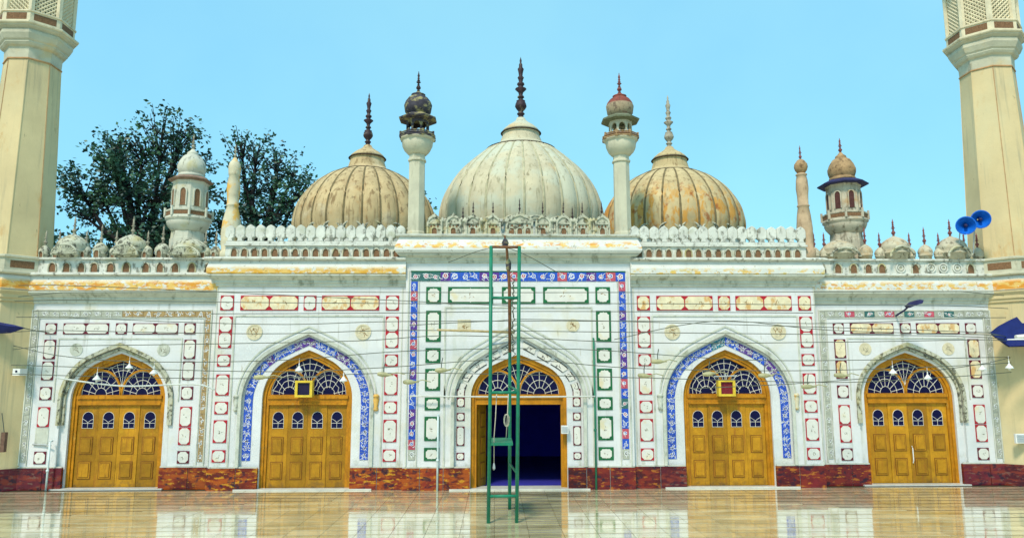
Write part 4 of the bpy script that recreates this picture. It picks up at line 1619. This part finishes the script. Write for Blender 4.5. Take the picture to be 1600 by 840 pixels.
t = MB()
t.lathe([(.26, 5.88), (.26, 6.1), (.22, 6.14), (.25, 6.3), (.26, 6.6), (.23, 6.95), (.17, 7.22), (.145, 7.34), (.165, 7.36), (.165, 7.39), (.145, 7.41), (.155, 7.6), (.175, 7.8), (.165, 8.0), (.13, 8.2),
         (.15, 8.22), (.15, 8.26), (.155, 8.30), (.165, 8.42), (.14, 8.54), (.06, 8.66), (.04, 8.70)], 16)
o = t.build('pillar', M_pillar, mosque, (-7.68, .30, 0), True)
t = MB()
lathe_finial(t, (0, 0, 0), 8.68, .42, .04, 0, 8)
t.build('finial', M_finial_pale, o, smooth=True)
t = MB()
t.lathe([(.25, 5.88), (.25, 6.2), (.20, 6.23), (.205, 6.5), (.21, 6.8), (.18, 7.15), (.145, 7.38), (.165, 7.40), (.165, 7.43), (.14, 7.45), (.145, 7.7), (.165, 7.9), (.15, 8.15), (.125, 8.26),
         (.15, 8.28), (.15, 8.31), (.10, 8.34)], 16)
o = t.build('pillar', M_pillar_r, mosque, (7.83, .30, 0), True)
t = MB()
t.lathe([(.10, 8.34), (.155, 8.42), (.18, 8.51), (.17, 8.60), (.10, 8.70), (.04, 8.74)], 16)
t.build('ball', M_turret_brown, o, smooth=True)
t = MB()
lathe_finial(t, (0, 0, 0), 8.72, .42, .04, 0, 8)
t.build('finial', M_finial_red, o, smooth=True)

# ------------------------------------------------------------------ the two tall minarets
def ap(p):
    return [(a/math.cos(PI/8), z) for a, z in p]


def minaret(x, y, label):
    o = thing('minaret', label, 'minaret', (x, y, 0), 'tall minarets at the ends of the facade')
    t = MB()
    t.lathe(ap([(.91, 0), (.91, .54)]), 8, (0, 0, 0), 0, PI/8)
    t.build('plinth', M_marb_m, o)
    t = MB()
    t.lathe(ap([(.885, .541), (.885, 4.72), (.93, 4.75), (.93, 4.80), (.97, 4.84), (.97, 4.92), (1.03, 5.0), (1.03, 5.03)]), 8, (0, 0, 0), 0, PI/8)
    t.build('pier', M_minaret, o)
    t = MB()
    t.lathe(ap([(1.0, 5.031), (1.04, 5.06), (1.04, 5.26), (1.0, 5.40), (.98, 5.43)]), 8, (0, 0, 0), 0, PI/8)
    t.build('frieze', M_fr_min, o)
    t = MB()
    t.lathe(ap([(1.06, 5.431), (1.11, 5.46), (1.11, 5.50), (.96, 5.52), (.95, 5.55), (.95, 5.86), (1.0, 5.88), (1.0, 5.93), (.86, 5.96)]), 8, (0, 0, 0), 0, PI/8)
    for k in range(8):
        a2 = k*PI/4
        c, s = math.cos(a2), math.sin(a2)
        t.poly([(c*.953-s*px, s*.953+c*px, pz) for px, pz in ((-.27, 5.61), (.27, 5.61), (.27, 5.80), (-.27, 5.80))], 1)
    t.build('parapet_ring', [M_capital, M_panel_brown], o)
    t = MB()
    t.lathe(ap([(.82, 5.961), (.63, 11.36)]), 8, (0, 0, 0), 0, PI/8)
    sh = t.build('shaft', M_minaret, o)
    for k in range(8):
        a = PI/8+k*PI/4
        e = MB()
        r0, r1 = .822/math.cos(PI/8), .632/math.cos(PI/8)
        e.tube([(r0*math.cos(a), r0*math.sin(a), 5.97), (r1*math.cos(a), r1*math.sin(a), 11.36)], .012, 4)
        e.build('edge_line', M_minaret_line if k in (5, 7) else M_minaret, sh)
    t = MB()
    t.lathe(ap([(.66, 11.361), (.66, 11.39), (.645, 11.40)]), 8, (0, 0, 0), 0, PI/8)
    t.build('collar_line', M_minaret_line, o)
    t = MB()
    t.lathe(ap([(.64, 11.40), (.65, 11.70), (.72, 11.74), (.76, 11.80), (.76, 11.84), (.80, 11.88), (.86, 12.02), (.86, 12.10), (.83, 12.14), (.92, 12.20), (.94, 12.24)]), 8, (0, 0, 0), 0, PI/8)
    t.build('capital', M_capital, o)
    t = MB()
    t.lathe(ap([(.96, 12.241), (.98, 12.27), (.98, 12.31), (.88, 12.33), (.87, 12.34), (.87, 12.60), (.90, 12.61), (.90, 12.65), (.80, 12.66)]), 8, (0, 0, 0), 0, PI/8)
    for k in range(8):
        a2 = k*PI/4
        c, s = math.cos(a2), math.sin(a2)
        t.poly([(c*.873-s*px, s*.873+c*px, pz) for px, pz in ((-.27, 12.38), (.27, 12.38), (.27, 12.57), (-.27, 12.57))], 1)
    t.build('balcony', [M_lattice, M_panel_brown], o)
    # pierced gallery: corner posts and a lattice screen on each side
    zl0, zl1 = 12.66, 14.3
    for k in range(8):
        a = PI/8+k*PI/4
        p = MB()
        rq = .80/math.cos(PI/8)
        p.tube([(rq*math.cos(a), rq*math.sin(a), zl0), (rq*math.cos(a), rq*math.sin(a), zl1)], .085, 6)
        p.build('gallery_post', M_lattice, o)
        a2 = k*PI/4
        c, s = math.cos(a2), math.sin(a2)
        l = MB()
        hw_ = .25
        stp = .118
        for q in range(-4, 16):
            for sg in (-1, 1):
                z0 = zl0+q*stp
                # bar rising from one side to the other, cut at the rails
                za_, zb_ = z0, z0+2*hw_*.95
                ta, tb = max(0, (zl0-za_)/(zb_-za_)), min(1, (zl1-za_)/(zb_-za_))
                if tb-ta < .05:
                    continue
                l.tube([(c*.80-s*(sg*(-hw_+2*hw_*t_)), s*.80+c*(sg*(-hw_+2*hw_*t_)), za_+(zb_-za_)*t_) for t_ in (ta, tb)], .027, 4)
        l.build('lattice_screen', M_lattice, o)
    t = MB()
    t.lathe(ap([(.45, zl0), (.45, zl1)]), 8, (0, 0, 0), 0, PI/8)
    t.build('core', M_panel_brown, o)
    t = MB()
    t.lathe(ap([(.84, zl1), (1.1, zl1+.05), (1.12, zl1+.1), (.8, zl1+.25), (.7, zl1+.3)]), 8, (0, 0, 0), 0, PI/8)
    t.build('eave', M_eave_brown, o)
    t = MB()
    t.lathe([(.7, zl1+.3), (.75, zl1+.6), (.78, zl1+.9), (.66, zl1+1.3), (.35, zl1+1.65), (.1, zl1+1.85), (.06, zl1+2.0)], 24)
    t.build('cupola', M_dome_c, o, smooth=True)
    t = MB()
    lathe_finial(t, (0, 0, 0), zl1+1.95, 1.1, .09)
    t.build('finial', M_finial_dark, o, smooth=True)
    return o


minaret(-13.55, .62, 'tall cream octagonal minaret rising at the left end of the facade')
minaret(13.55, .62, 'tall cream octagonal minaret at the right end beside the blue loudspeakers')

# ------------------------------------------------------------------ trees behind the roof
def tree(base, blobs, seed, label, n_leaf, leaf=.20):
    r = random.Random(seed)
    o = thing('tree', label, 'tree', base, 'dark trees behind the mosque')
    B = Vector(base)
    tr = MB()
    top = Vector((sum(b_[0] for b_ in blobs)/len(blobs), sum(b_[1] for b_ in blobs)/len(blobs), min(b_[2] for b_ in blobs)-.3))-B
    fork = Vector((top.x*.7, top.y*.7, max(3, top.z)))
    tr.tube([(0, 0, 0), tuple(fork*.33+Vector((.1, 0, 0))), tuple(fork*.66), tuple(fork)], [.48, .38, .32, .27], 10)
    cr = MB()
    leaves = []
    for (x, y, z, rad, dens) in blobs:
        c = Vector((x, y, z))-B
        mid = fork.lerp(c, .5)+Vector((r.uniform(-.3, .3), r.uniform(-.3, .3), r.uniform(-.5, .1)))
        tr.tube([tuple(fork), tuple(fork.lerp(mid, .5)+Vector((0, 0, .15))), tuple(mid), tuple(mid.lerp(c, .55)), tuple(c)], [.17, .14, .10, .07, .04], 6)
        for k in range(int(20*rad)):
            d = Vector((r.gauss(0, 1), r.gauss(0, 1), r.gauss(.25, .8))).normalized()
            ext = r.uniform(.65, 1.45)
            e = c+Vector((d.x*rad*ext, d.y*rad*ext, d.z*rad*ext*.8))
            s0 = c.lerp(mid, r.random()*.5)
            q = s0.lerp(e, .5)+Vector((0, 0, -.1))
            tr.tube([tuple(s0), tuple(q), tuple(e)], [.035, .024, .009], 4)
            for j in range(int(n_leaf*dens)):
                t_ = .40+.70*r.random()**.6
                u = (s0.lerp(q, t_*2) if t_ < .5 else q.lerp(e, t_*2-1))
                sp_ = .15
                p = u+Vector((r.gauss(0, sp_), r.gauss(0, sp_), r.gauss(0, sp_*.7)))
                leaves.append(p)
    for p in leaves:
        s = leaf*r.uniform(.55, 1.15)
        a = Vector((r.gauss(0, 1), r.gauss(0, 1), r.gauss(0, .6))).normalized()*s
        c2 = a.cross(Vector((r.gauss(0, 1), r.gauss(0, 1), r.gauss(0, 1)))).normalized()*s*.32
        cr.poly([tuple(p), tuple(p+a*.5+c2), tuple(p+a), tuple(p+a*.5-c2)])
    tr.build('trunk', M_bark, o, smooth=True)
    cr.build('crown', M_leaf, o)
    return o


TY = 12.
big = [(-18.5, TY, 10.9, .9, .8), (-17.6, TY+.5, 10.4, 1.1, 1), (-18.3, TY, 9.8, .7, .45), (-17.2, TY, 12.1, .9, .5), (-16.4, TY-.5, 11.4, 1.3, 1.1), (-16.1, TY+.4, 12.9, 1.0, .45),
       (-15.1, TY, 13.6, .9, .4), (-14.7, TY+.4, 12.4, 1.1, .5), (-15.2, TY-.4, 10.6, 1.4, 1.2), (-16.3, TY, 9.0, 1.0, .6), (-14.4, TY, 9.2, 1.3, 1.2), (-13.7, TY, 10.6, 1.0, 1), (-13.5, TY+.4, 12.3, .6, .4),
       (-17.4, TY+.3, 8.0, .7, .6), (-15.2, TY, 8.0, 1.4, 1.2), (-13.2, TY, 8.6, 1.0, 1), (-14.2, TY, 13.4, .7, .5), (-17.0, TY, 13.0, .6, .5)]
tree((-15.4, TY, 0), big, 3, 'broad dark tree beside the left minaret, behind the white turret', 42, .21)
sec = [(-11.7, TY, 12.9, .7, .35), (-11.0, TY, 12.5, .9, .4), (-10.1, TY+.3, 12.2, .8, .4), (-9.3, TY, 11.6, .8, .45), (-8.9, TY, 10.9, .6, .5), (-11.4, TY, 11.3, 1.0, .6),
       (-10.3, TY, 10.9, 1.0, .6), (-11.8, TY, 10.2, .9, .8), (-10.4, TY, 9.8, 1.0, .8), (-9.3, TY, 10.2, .7, .6), (-11.5, TY, 9.0, 1.0, .9), (-10.2, TY, 8.8, .9, .8), (-12.4, TY, 9.4, .7, .8)]
tree((-10.9, TY, 0), sec, 8, 'sparser dark tree between the left pillar and the left dome', 34, .20)
tree((-20.3, TY+3, 0), [(-20.2, TY+3, 9.2, .7, .7), (-20.9, TY+3, 8.6, .8, .8), (-20.3, TY+3, 8.2, .8, .8)], 13, 'small treetop showing low beside the left minaret shaft', 36, .22)
tree((-3.9, TY-1, 0), [(-3.85, TY-1, 10.1, .5, .5), (-3.5, TY-1, 9.7, .4, .5), (-4.2, TY-1, 9.5, .6, .6)], 17, 'small leafy treetop between the left and centre domes', 34, .2)

# ------------------------------------------------------------------ scaffold ladder in the courtyard
sc = thing('scaffold_tower', 'narrow green metal scaffold ladder standing before the open central doorway', 'scaffold', (-.46, -4.48, 0))


def post(name, path, r, m, parent=sc, n=8):
    b = MB()
    b.tube(path, r, n)
    return b.build(name, m, parent, smooth=True)


post('post', [(-.275, 0, 0), (-.245, 0, 2.7), (-.235, 0, 5.42)], .036, M_scaf)
post('post', [(.27, .02, 0), (.31, .02, 2.7), (.34, .02, 5.42)], .036, M_scaf)
post('post', [(.165, 1.55, 0), (.17, 1.5, 2.2), (.175, 1.45, 4.55)], .036, M_scaf)
post('rung', [(-.235, 0, 5.40), (.34, .02, 5.40)], .028, M_rust)
for z in (.50, 2.48, 4.36):
    post('rung', [(-.26, 0, z), (.30, .02, z)], .030, M_scaf)
post('rung', [(-.24, 0, 3.42), (.17, 1.5, 3.55)], .024, M_grey)
post('rung', [(.31, .02, 2.5), (.17, 1.5, 2.6)], .022, M_scaf)
post('rung', [(.30, .02, .9), (.168, 1.53, .95)], .022, M_scaf)
post('rung', [(.33, .02, 4.4), (.172, 1.46, 4.45)], .022, M_scaf)
post('mast', [(.16, .9, 3.3), (.155, .9, 4.7), (.10, .9, 5.5), (.05, .6, 5.75)], [.03, .035, .028, .02], M_rust)
b = MB()
b.lathe([(.02, 0), (.06, .03), (.075, .10), (.05, .16), (.02, .2)], 10)
b.build('pulley', M_turret_dark, sc, (.06, .62, 5.50), True)
b = MB()
b.lathe([(.02, 0), (.055, .06), (.06, .2), (.03, .28)], 10)
b.build('clamp', M_turret_dark, sc, (.135, .9, 5.02), True)
b = MB()
b.box(-.25, .20, -.02, 1.3, 1.46, 1.51)
b.build('platform_board', M_scaf, sc)
post('rope', [(-.12, .1, 2.45), (-.14, .1, 2.0), (-.17, .1, 1.62), (-.17, .1, 1.1)], .010, M_rope, n=5)
post('rope', [(.12, .4, 2.45), (.10, .4, 2.0), (.07, .4, 1.52)], .010, M_rope, n=5)
coil = []
for i in range(60):
    a = i*.62
    coil.append((.085+.05*math.cos(a)+.01*math.sin(i*1.7), .4+.004*i/10, 1.92+.12*math.sin(a)))
post('rope_coil', coil, .011, M_rope, n=5)
b = MB()
b.lathe([(.01, 0), (.03, .04), (.02, .1), (.01, .14)], 8)
b.build('hook', M_grey, sc, (-.17, .1, .98), True)
b = MB()
for i in range(14):
    z = 3.2+i*.12
    b.tube([(.22+.02*math.sin(i*2), .8, z), (.25+.03*math.cos(i*3), .8, z+.07), (.21+.02*math.sin(i*1.3), .8, z+.13)], .014, 4)
b.build('cable_tangle', M_wire, sc)

b = MB()
b.tube([(-1.85, -3.5, 3.78), (-1.0, -3.45, 3.76), (-.2, -3.4, 3.73)], [.022, .026, .024], 8)
tag(b.build('bamboo_pole', M_bamboo, smooth=True), 'thin bamboo pole lying level across the scaffold, reaching left', 'pole')

# ------------------------------------------------------------------ overhead wires
WIRES = [
    (-1.2, [(-12.75, 4.84), (-6.46, 4.86), (-.2, 4.85), (6.17, 4.87), (12.75, 4.89)], 'b'),
    (-.9, [(-12.85, 4.73), (-8.11, 4.65), (-2.74, 4.61), (3.02, 4.61), (7.89, 4.58), (12.85, 4.55)], 'b'),
    (-1.5, [(-7.4, 4.3), (-3.28, 4.32), (.73, 4.36), (7.13, 4.32)], 'b'),
    (-1.1, [(-12.75, 4.32), (-6.45, 4.08), (-2.71, 4.15), (4.57, 4.15), (7.77, 4.1), (12.75, 4.31)], 'b'),
    (-1.4, [(-12.75, 3.95), (-6.34, 3.83), (-2.67, 3.91), (4.47, 3.84), (12.75, 3.74)], 'b'),
    (-1.8, [(-12.75, 3.5), (-7.24, 3.57), (-3.82, 3.64), (-1.42, 3.76), (2.82, 3.59), (7.42, 3.6), (12.75, 3.69)], 'b'),
    (-1.3, [(-12.75, 3.6), (-9.98, 3.21), (-6.04, 3.19), (-2.67, 3.42), (1.35, 3.46), (6.04, 3.18), (12.75, 3.28)], 'b'),
    (-1.6, [(-12.75, 3.12), (-6.24, 2.93), (-3.24, 3.02), (-.21, 3.21), (2.84, 2.99), (7.46, 2.94), (12.75, 3.14)], 'b'),
    (-1.0, [(-12.75, 2.9), (-8.73, 2.79), (-6.11, 2.78), (-2.7, 2.9), (2.95, 2.77), (7.72, 2.65), (10.13, 2.75), (12.75, 2.9)], 'b'),
    (-1.3, [(-11.05, 2.80), (-9.48, 2.60), (-7.83, 2.64), (-7.29, 2.51)], 'w'),
    (-1.2, [(2.31, 3.7), (4.86, 4.15), (7.71, 3.92), (11.88, 3.8)], 'b'),
    (-1.5, [(4.08, 2.51), (8.12, 2.73), (12.75, 3.27)], 'b'),
    (-1.0, [(-12.78, 5.13), (-2.73, 4.66), (-.19, 4.54)], 'b'),
    (-1.9, [(-1.73, 5.49), (-.44, 5.86), (.86, 5.26)], 'b'),
    (-1.7, [(-2.64, 4.01), (-.67, 4.11), (1.32, 4.13), (12.75, 3.80)], 'b'),
    (-.33, [(-2.76, 2.33), (-.18, 2.30), (1.93, 2.31)], 'w'),
]
WLAB = ['dark overhead wire, highest of those strung from minaret to minaret', 'dark overhead wire strung second highest from minaret to minaret',
        'short dark wire strung between the two side bays above the medallions', 'dark wire dipping over the side bays just above the round medallions',
        'dark wire strung level with the round wall medallions', 'dark wire passing just under the round wall medallions',
        'dark wire arching up in the middle at the height of the arch tips', 'dark wire crossing at the height of the fanlight tops',
        'lowest long dark wire crossing in front of the fanlights', 'short white wire sagging before the leftmost fanlight',
        'short dark wire peaked above the right blue arch', 'dark wire rising to the right from the right blue arch',
        'dark wire slanting down from the left minaret to the scaffold', 'short dark wire peaked over the top of the scaffold',
        'dark wire running from the central arch top to the right minaret', 'white cable stretched level across the top of the central doorway']


def smooth_path(P, k=6):
    out = []
    for i in range(len(P)-1):
        p0, p1, p2, p3 = P[max(i-1, 0)], P[i], P[i+1], P[min(i+2, len(P)-1)]
        for q in range(k):
            t = q/k
            out.append(tuple(.5*((2*p1[c])+(-p0[c]+p2[c])*t+(2*p0[c]-5*p1[c]+4*p2[c]-p3[c])*t*t+(-p0[c]+3*p1[c]-3*p2[c]+p3[c])*t**3) for c in (0, 1)))
    out.append(P[-1])
    return out


for (wy, pts, k), lab in zip(WIRES, WLAB):
    b = MB()
    P = smooth_path(pts)
    long_ = len(pts) > 4
    path = []
    for x, z in P:
        # long wires are tied to the piers, so they come back to the facade plane at the ends
        e = max(0, (abs(x)-11.2)/1.6) if abs(pts[0][0]) > 12 or abs(pts[-1][0]) > 12 else 0
        path.append((x, wy*(1-min(1, e))+(-.26)*min(1, e), z))
    b.tube(path, (.0095 if k == 'b' else .02), 5)
    tag(b.build('overhead_wire', M_wire if k == 'b' else M_wire_w, smooth=True), lab, 'wire', 'wires strung before the facade')

# ------------------------------------------------------------------ lamps hanging on the wires
def pendant(x, y, z, label, s=1.):
    o = thing('pendant_lamp', label, 'lamp', (x, y, z), 'white pendant lamps on the wires')
    b = MB()
    b.lathe([(.015*s, .18*s), (.022*s, .20*s), (.02*s, .30*s), (.006*s, .32*s), (.005*s, .5*s)], 8)
    b.build('stem', M_lampw, o, smooth=True)
    b = MB()
    b.lathe([(.15*s, 0), (.155*s, .012*s), (.12*s, .07*s), (.06*s, .13*s), (.03*s, .19*s), (.012*s, .2*s)], 14)
    b.build('shade', M_lampw, o, smooth=True)
    b = MB()
    b.lathe([(.005, -.07*s), (.045*s, -.05*s), (.055*s, -.01*s), (.03*s, .03*s)], 10)
    b.build('bulb', M_lampw, o, smooth=True)
    return o


for x, z, lab in ((-10.08, 2.66, 'white pendant lamp before the leftmost fanlight, left one of three'), (-9.34, 2.92, 'white pendant lamp before the leftmost fanlight, middle one of three'),
                  (-8.75, 2.80, 'white pendant lamp before the leftmost fanlight, right one of three'), (9.1, 2.78, 'white pendant lamp before the rightmost fanlight, left one of two'),
                  (9.95, 2.64, 'white pendant lamp before the rightmost fanlight, right one of two'), (11.32, 2.86, 'white pendant lamp beside the rightmost door arch, before the stained tiles'),
                  (12.0, 2.9, 'white pendant lamp hanging before the right minaret pier'), (-4.24, 2.62, 'white pendant lamp before the left blue arch, right of the yellow box'),
                  (-5.31, 2.86, 'white pendant lamp above the yellow box on the left blue arch')):
    pendant(x, -1.3, z+.08, lab, .62)


def flood(x, y, z, label, ang):
    o = thing('flood_lamp', label, 'lamp', (x, y, z), 'olive flood lamps on the wires')
    b = MB()
    b.lathe([(.02, -.20), (.06, -.18), (.085, -.06), (.08, .05), (.045, .15), (.025, .20), (.02, .28)], 12)
    h = b.build('housing', M_lampg, o, smooth=True)
    h.rotation_euler = (0, R(90)+ang, 0)
    h.scale = (.7, .7, .8)
    b = MB()
    b.tube([(.0, 0, .04), (.0, 0, .16), (.03, .0, .3)], .012, 5)
    b.build('hanger', M_wire, o)
    b = MB()
    b.tube([(.1, 0, .0), (.3, .05, .05), (.5, .1, .0)], .012, 5)
    b.build('cord', M_lampg, o)
    return o


for x, z, a, lab in ((-6.22, 2.80, 0, 'olive flood lamp hanging before the left side of the left blue arch'), (-3.28, 2.86, .1, 'olive flood lamp hung before the red tiles left of the floral border'),
                     (-2.66, 2.68, 0, 'olive flood lamp hanging in front of the left floral border'), (3.34, 3.16, 0, 'olive flood lamp left of the right blue arch, the higher of two'),
                     (3.0, 2.82, .1, 'olive flood lamp hung before the right floral border'), (4.58, 2.86, -.1, 'olive flood lamp in front of the right blue arch fanlight'),
                     (5.94, 2.82, 0, 'olive flood lamp at the right shoulder of the right blue arch'), (7.8, 2.82, .05, 'olive flood lamp before the carved border left of the rightmost door'),
                     (-1.9, 2.96, 0, 'olive flood lamp left of the central arch'), (6.98, 2.55, 0, 'olive lamp hung before red tiles right of the right blue arch')):
    flood(x, -1.3, z, lab, a)

# yellow framed boxes over the two blue-arched doors
for x, m, lab in ((-5.48, M_screen, 'yellow framed box with dark glass above the left blue-arched door'), (5.37, M_screen_red, 'yellow framed box with reddish screen above the right blue-arched door')):
    o = thing('wall_clock', lab, 'clock', (x, -.14, 2.30), 'yellow boxes over the doors')
    b = MB()
    b.box(-.22, .22, 0, .2, 0, .055)
    b.box(-.22, .22, 0, .2, .365, .42)
    b.box(-.22, -.155, .001, .2, .0551, .3649)
    b.box(.155, .22, .001, .2, .0551, .3649)
    b.build('frame', M_yellow, o)
    b = MB()
    b.box(-.154, .154, .05, .19, .056, .364)
    b.build('screen', m, o)
    b = MB()
    b.tube([(0, .1, .42), (0, .06, .5), (0, .1, .6)], .012, 5)
    b.tube([(-.3, .1, .5), (.3, .1, .52)], .02, 6)
    b.build('bracket', M_grey, o)

# ------------------------------------------------------------------ loudspeakers by the right minaret
for x, z, yy, rz, lab in ((11.88, 6.75, -.35, -.52, 'blue horn loudspeaker above the small domes, the lower left of two'), (12.30, 6.92, -.35, -.40, 'blue horn loudspeaker against the right minaret, upper right of two')):
    o = thing('loudspeaker', lab, 'loudspeaker', (x, yy, z), 'blue horn loudspeakers')
    b = MB()
    prof = [(.235, 0), (.245, .012), (.235, .03), (.18, .08), (.11, .16), (.07, .24), (.065, .38), (.02, .40)]
    inner = [(.225, .004), (.17, .075), (.09, .15), (.05, .20)]
    b.lathe(prof[1:], 24, caps=False)
    b.lathe(inner[::-1], 24, caps=False)
    b.lathe([(.225, .003), (.246, .010)], 24, caps=False)
    h = b.build('horn', M_horn, o, smooth=True)
    h.rotation_euler = (R(-80), 0, rz)
    b = MB()
    b.lathe([(.004, -.01), (.04, .02), (.045, .12), (.03, .2)], 12)
    h = b.build('cone', M_eave_blue, o, smooth=True)
    h.rotation_euler = (R(-80), 0, rz)
    b = MB()
    b.tube([(0, .25, 0), (0, .32, -.3), (0, .45, -.85)], .018, 6)
    b.build('bracket', M_grey, o)

# ------------------------------------------------------------------ street lamp, pipes, boxes, canopies
o = thing('wall_lamp', 'dark angled lamp head on a thin arm above the rightmost door', 'lamp', (10.12, .22, 4.40))
b = MB()
b.tube([(0, 0, 0), (.0, -.4, .10), (.0, -.85, .26)], .024, 6)
b.build('arm', M_eave_blue, o)
b = MB()
P = [(-.16, -.06), (-.02, .05), (.16, .10), (.26, .08), (.22, .0), (.05, -.05), (-.1, -.11)]
b.prism(P, -.09, .09)
b.build('lamp_head', M_eave_blue, o, (-.02, -.85, .24))

for x, y, z0, z1, m, lab in ((-11.83, .05, 0, 1.22, M_pipe_w, 'pale water pipe standing before the plinth left of the leftmost door'),
                             (-2.05, -.22, 0, 1.85, M_pipe_w, 'pale water pipe on the wall left of the central arch'),
                             (1.93, -.22, .0, 3.78, M_pipe_g, 'tall green pipe on the wall right of the central arch')):
    b = MB()
    b.tube([(x, y, z0), (x+.005, y, (z0+z1)/2), (x, y, z1-.02)], .025, 8)
    b.tube([(x, y, z1-.02), (x, y+.05, z1), (x, y+.1, z1)], .024, 8)
    b.lathe([(.036, 0), (.036, .06)], 8, (x, y, z0+(z1-z0)*.38))
    tag(b.build('water_pipe', m, smooth=True), lab, 'pipe', 'pipes on the facade')
b = MB()
b.tube([(-12.36, .22, 1.13), (-12.05, .2, 1.12), (-11.86, .15, 1.10)], .02, 6)
tag(b.build('water_pipe', M_grey, smooth=True), 'short level pipe under the blank tile by the leftmost door', 'pipe', 'pipes on the facade')

o = thing('switch_box', 'small white box fixed to the right jamb of the central doorway', 'box', (1.16, -.12, 1.38))
b = MB()
b.box(-.09, .09, -.12, 0, 0, .20)
b.build('case', M_lampw, o)
b = MB()
b.box(-.07, .07, -.128, -.119, .03, .17)
b.build('cover', M_grey, o)
o = thing('meter_box', 'white box with slatted front on the right minaret pier', 'box', (12.86, -.20, 1.10))
b = MB()
b.box(-.15, .35, -.06, .0, 0, .24)
b.build('case', M_lampw, o)
for i in range(4):
    b = MB()
    b.box(-.12, .32, -.075, -.059, .03+i*.05, .06+i*.05)
    b.build('slat', M_grey, o)
o = thing('wall_box', 'small white box with a dark hole on the left minaret pier', 'box', (-12.68, .0, 2.86))
b = MB()
b.box(-.09, .09, -.2, .1, 0, .17)
b.build('case', M_lampw, o)
b = MB()
b.prism([(.03*math.cos(2*PI*i/10), .10+.03*math.sin(2*PI*i/10)) for i in range(10)], -.205, -.199)
b.build('socket', M_screen, o)
o = thing('wall_bracket', 'brown upright wooden bracket on the left minaret pier', 'bracket', (-12.83, -.18, .98))
b = MB()
b.box(-.05, .05, -.06, .05, 0, .48)
b.build('post', M_brown, o)
b = MB()
b.tube([(0, -.03, .48), (-.05, -.02, .7), (-.12, .0, .95)], .012, 5)
b.build('cord', M_wire, o)


def canopy(name, label, pts_tip, nx, depth, drop):
    b = MB()
    (x0, z0, x1, z1) = pts_tip
    rows = 7
    cols_ = 9
    V = {}
    for i in range(cols_):
        t = i/(cols_-1)
        for j in range(rows):
            q = j/(rows-1)
            x = x0+(x1-x0)*t
            wid = depth*(.08+.92*t**.8)
            y = -.55+(q-.5)*wid*1.0
            sag = -.50*math.sin(PI*q)*t**.5
            z = z0+(z1-z0)*t**.8+sag-drop*(1-q)*t**.38*(1-.35*t)
            V[i, j] = len(b.v)
            b.v.append((x, y, z))
    off = len(b.v)
    b.v += [(x, y, z+.012) for x, y, z in b.v[:off]]
    for i in range(cols_-1):
        for j in range(rows-1):
            q = [V[i, j], V[i+1, j], V[i+1, j+1], V[i, j+1]]
            b.f.append(q)
            b.m.append(0)
            b.f.append([off+k for k in reversed(q)])
            b.m.append(0)
    o = b.build('cloth', M_tarp, None, smooth=True)
    return o


o = thing('tarp_canopy', 'dark blue tarpaulin canopy sagging in front of the right minaret', 'canopy', (12.1, -.6, 3.4), 'blue canopies at both ends')
c = canopy('cloth', '', (12.1, 3.86, 15.0, 4.95), 9, 1.5, 1.25)
c.parent = o
c.location = (-12.1, .6, -3.4)
b = MB()
b.tube([(0, 0, .46), (-.1, .3, .5), (-.2, .8, .5)], .012, 5)
b.build('tie_rope', M_rope, o)
b = MB()
b.tube([(-.15, -.8, .28), (.5, -.8, .29), (1.6, -.8, .34)], .018, 6)
b.build('support_pole', M_lampw, o, smooth=True)
o = thing('tarp_canopy', 'dark canopy corner reaching in before the left minaret pier', 'canopy', (-12.4, -.6, 3.9), 'blue canopies at both ends')
c = canopy('cloth', '', (-12.35, 4.02, -15.0, 4.45), 9, .8, .1)
c.parent = o
c.location = (12.4, .6, -3.9)
b = MB()
b.tube([(.05, 0, .12), (.12, .4, .08), (.2, .84, .06)], .012, 5)
b.build('tie_rope', M_wire, o)
o = thing('tube_lamp', 'beige tube lamp fitting hanging before the blue canopy', 'lamp', (12.2, -1.35, 3.62))
b = MB()
b.tube([(.0, 0, .12), (.62, 0, .17)], .055, 8)
b.build('tube', M_plaque, o, smooth=True)
b = MB()
b.box(.28, .42, -.05, .05, .05, .26)
b.build('ballast', M_bamboo, o)
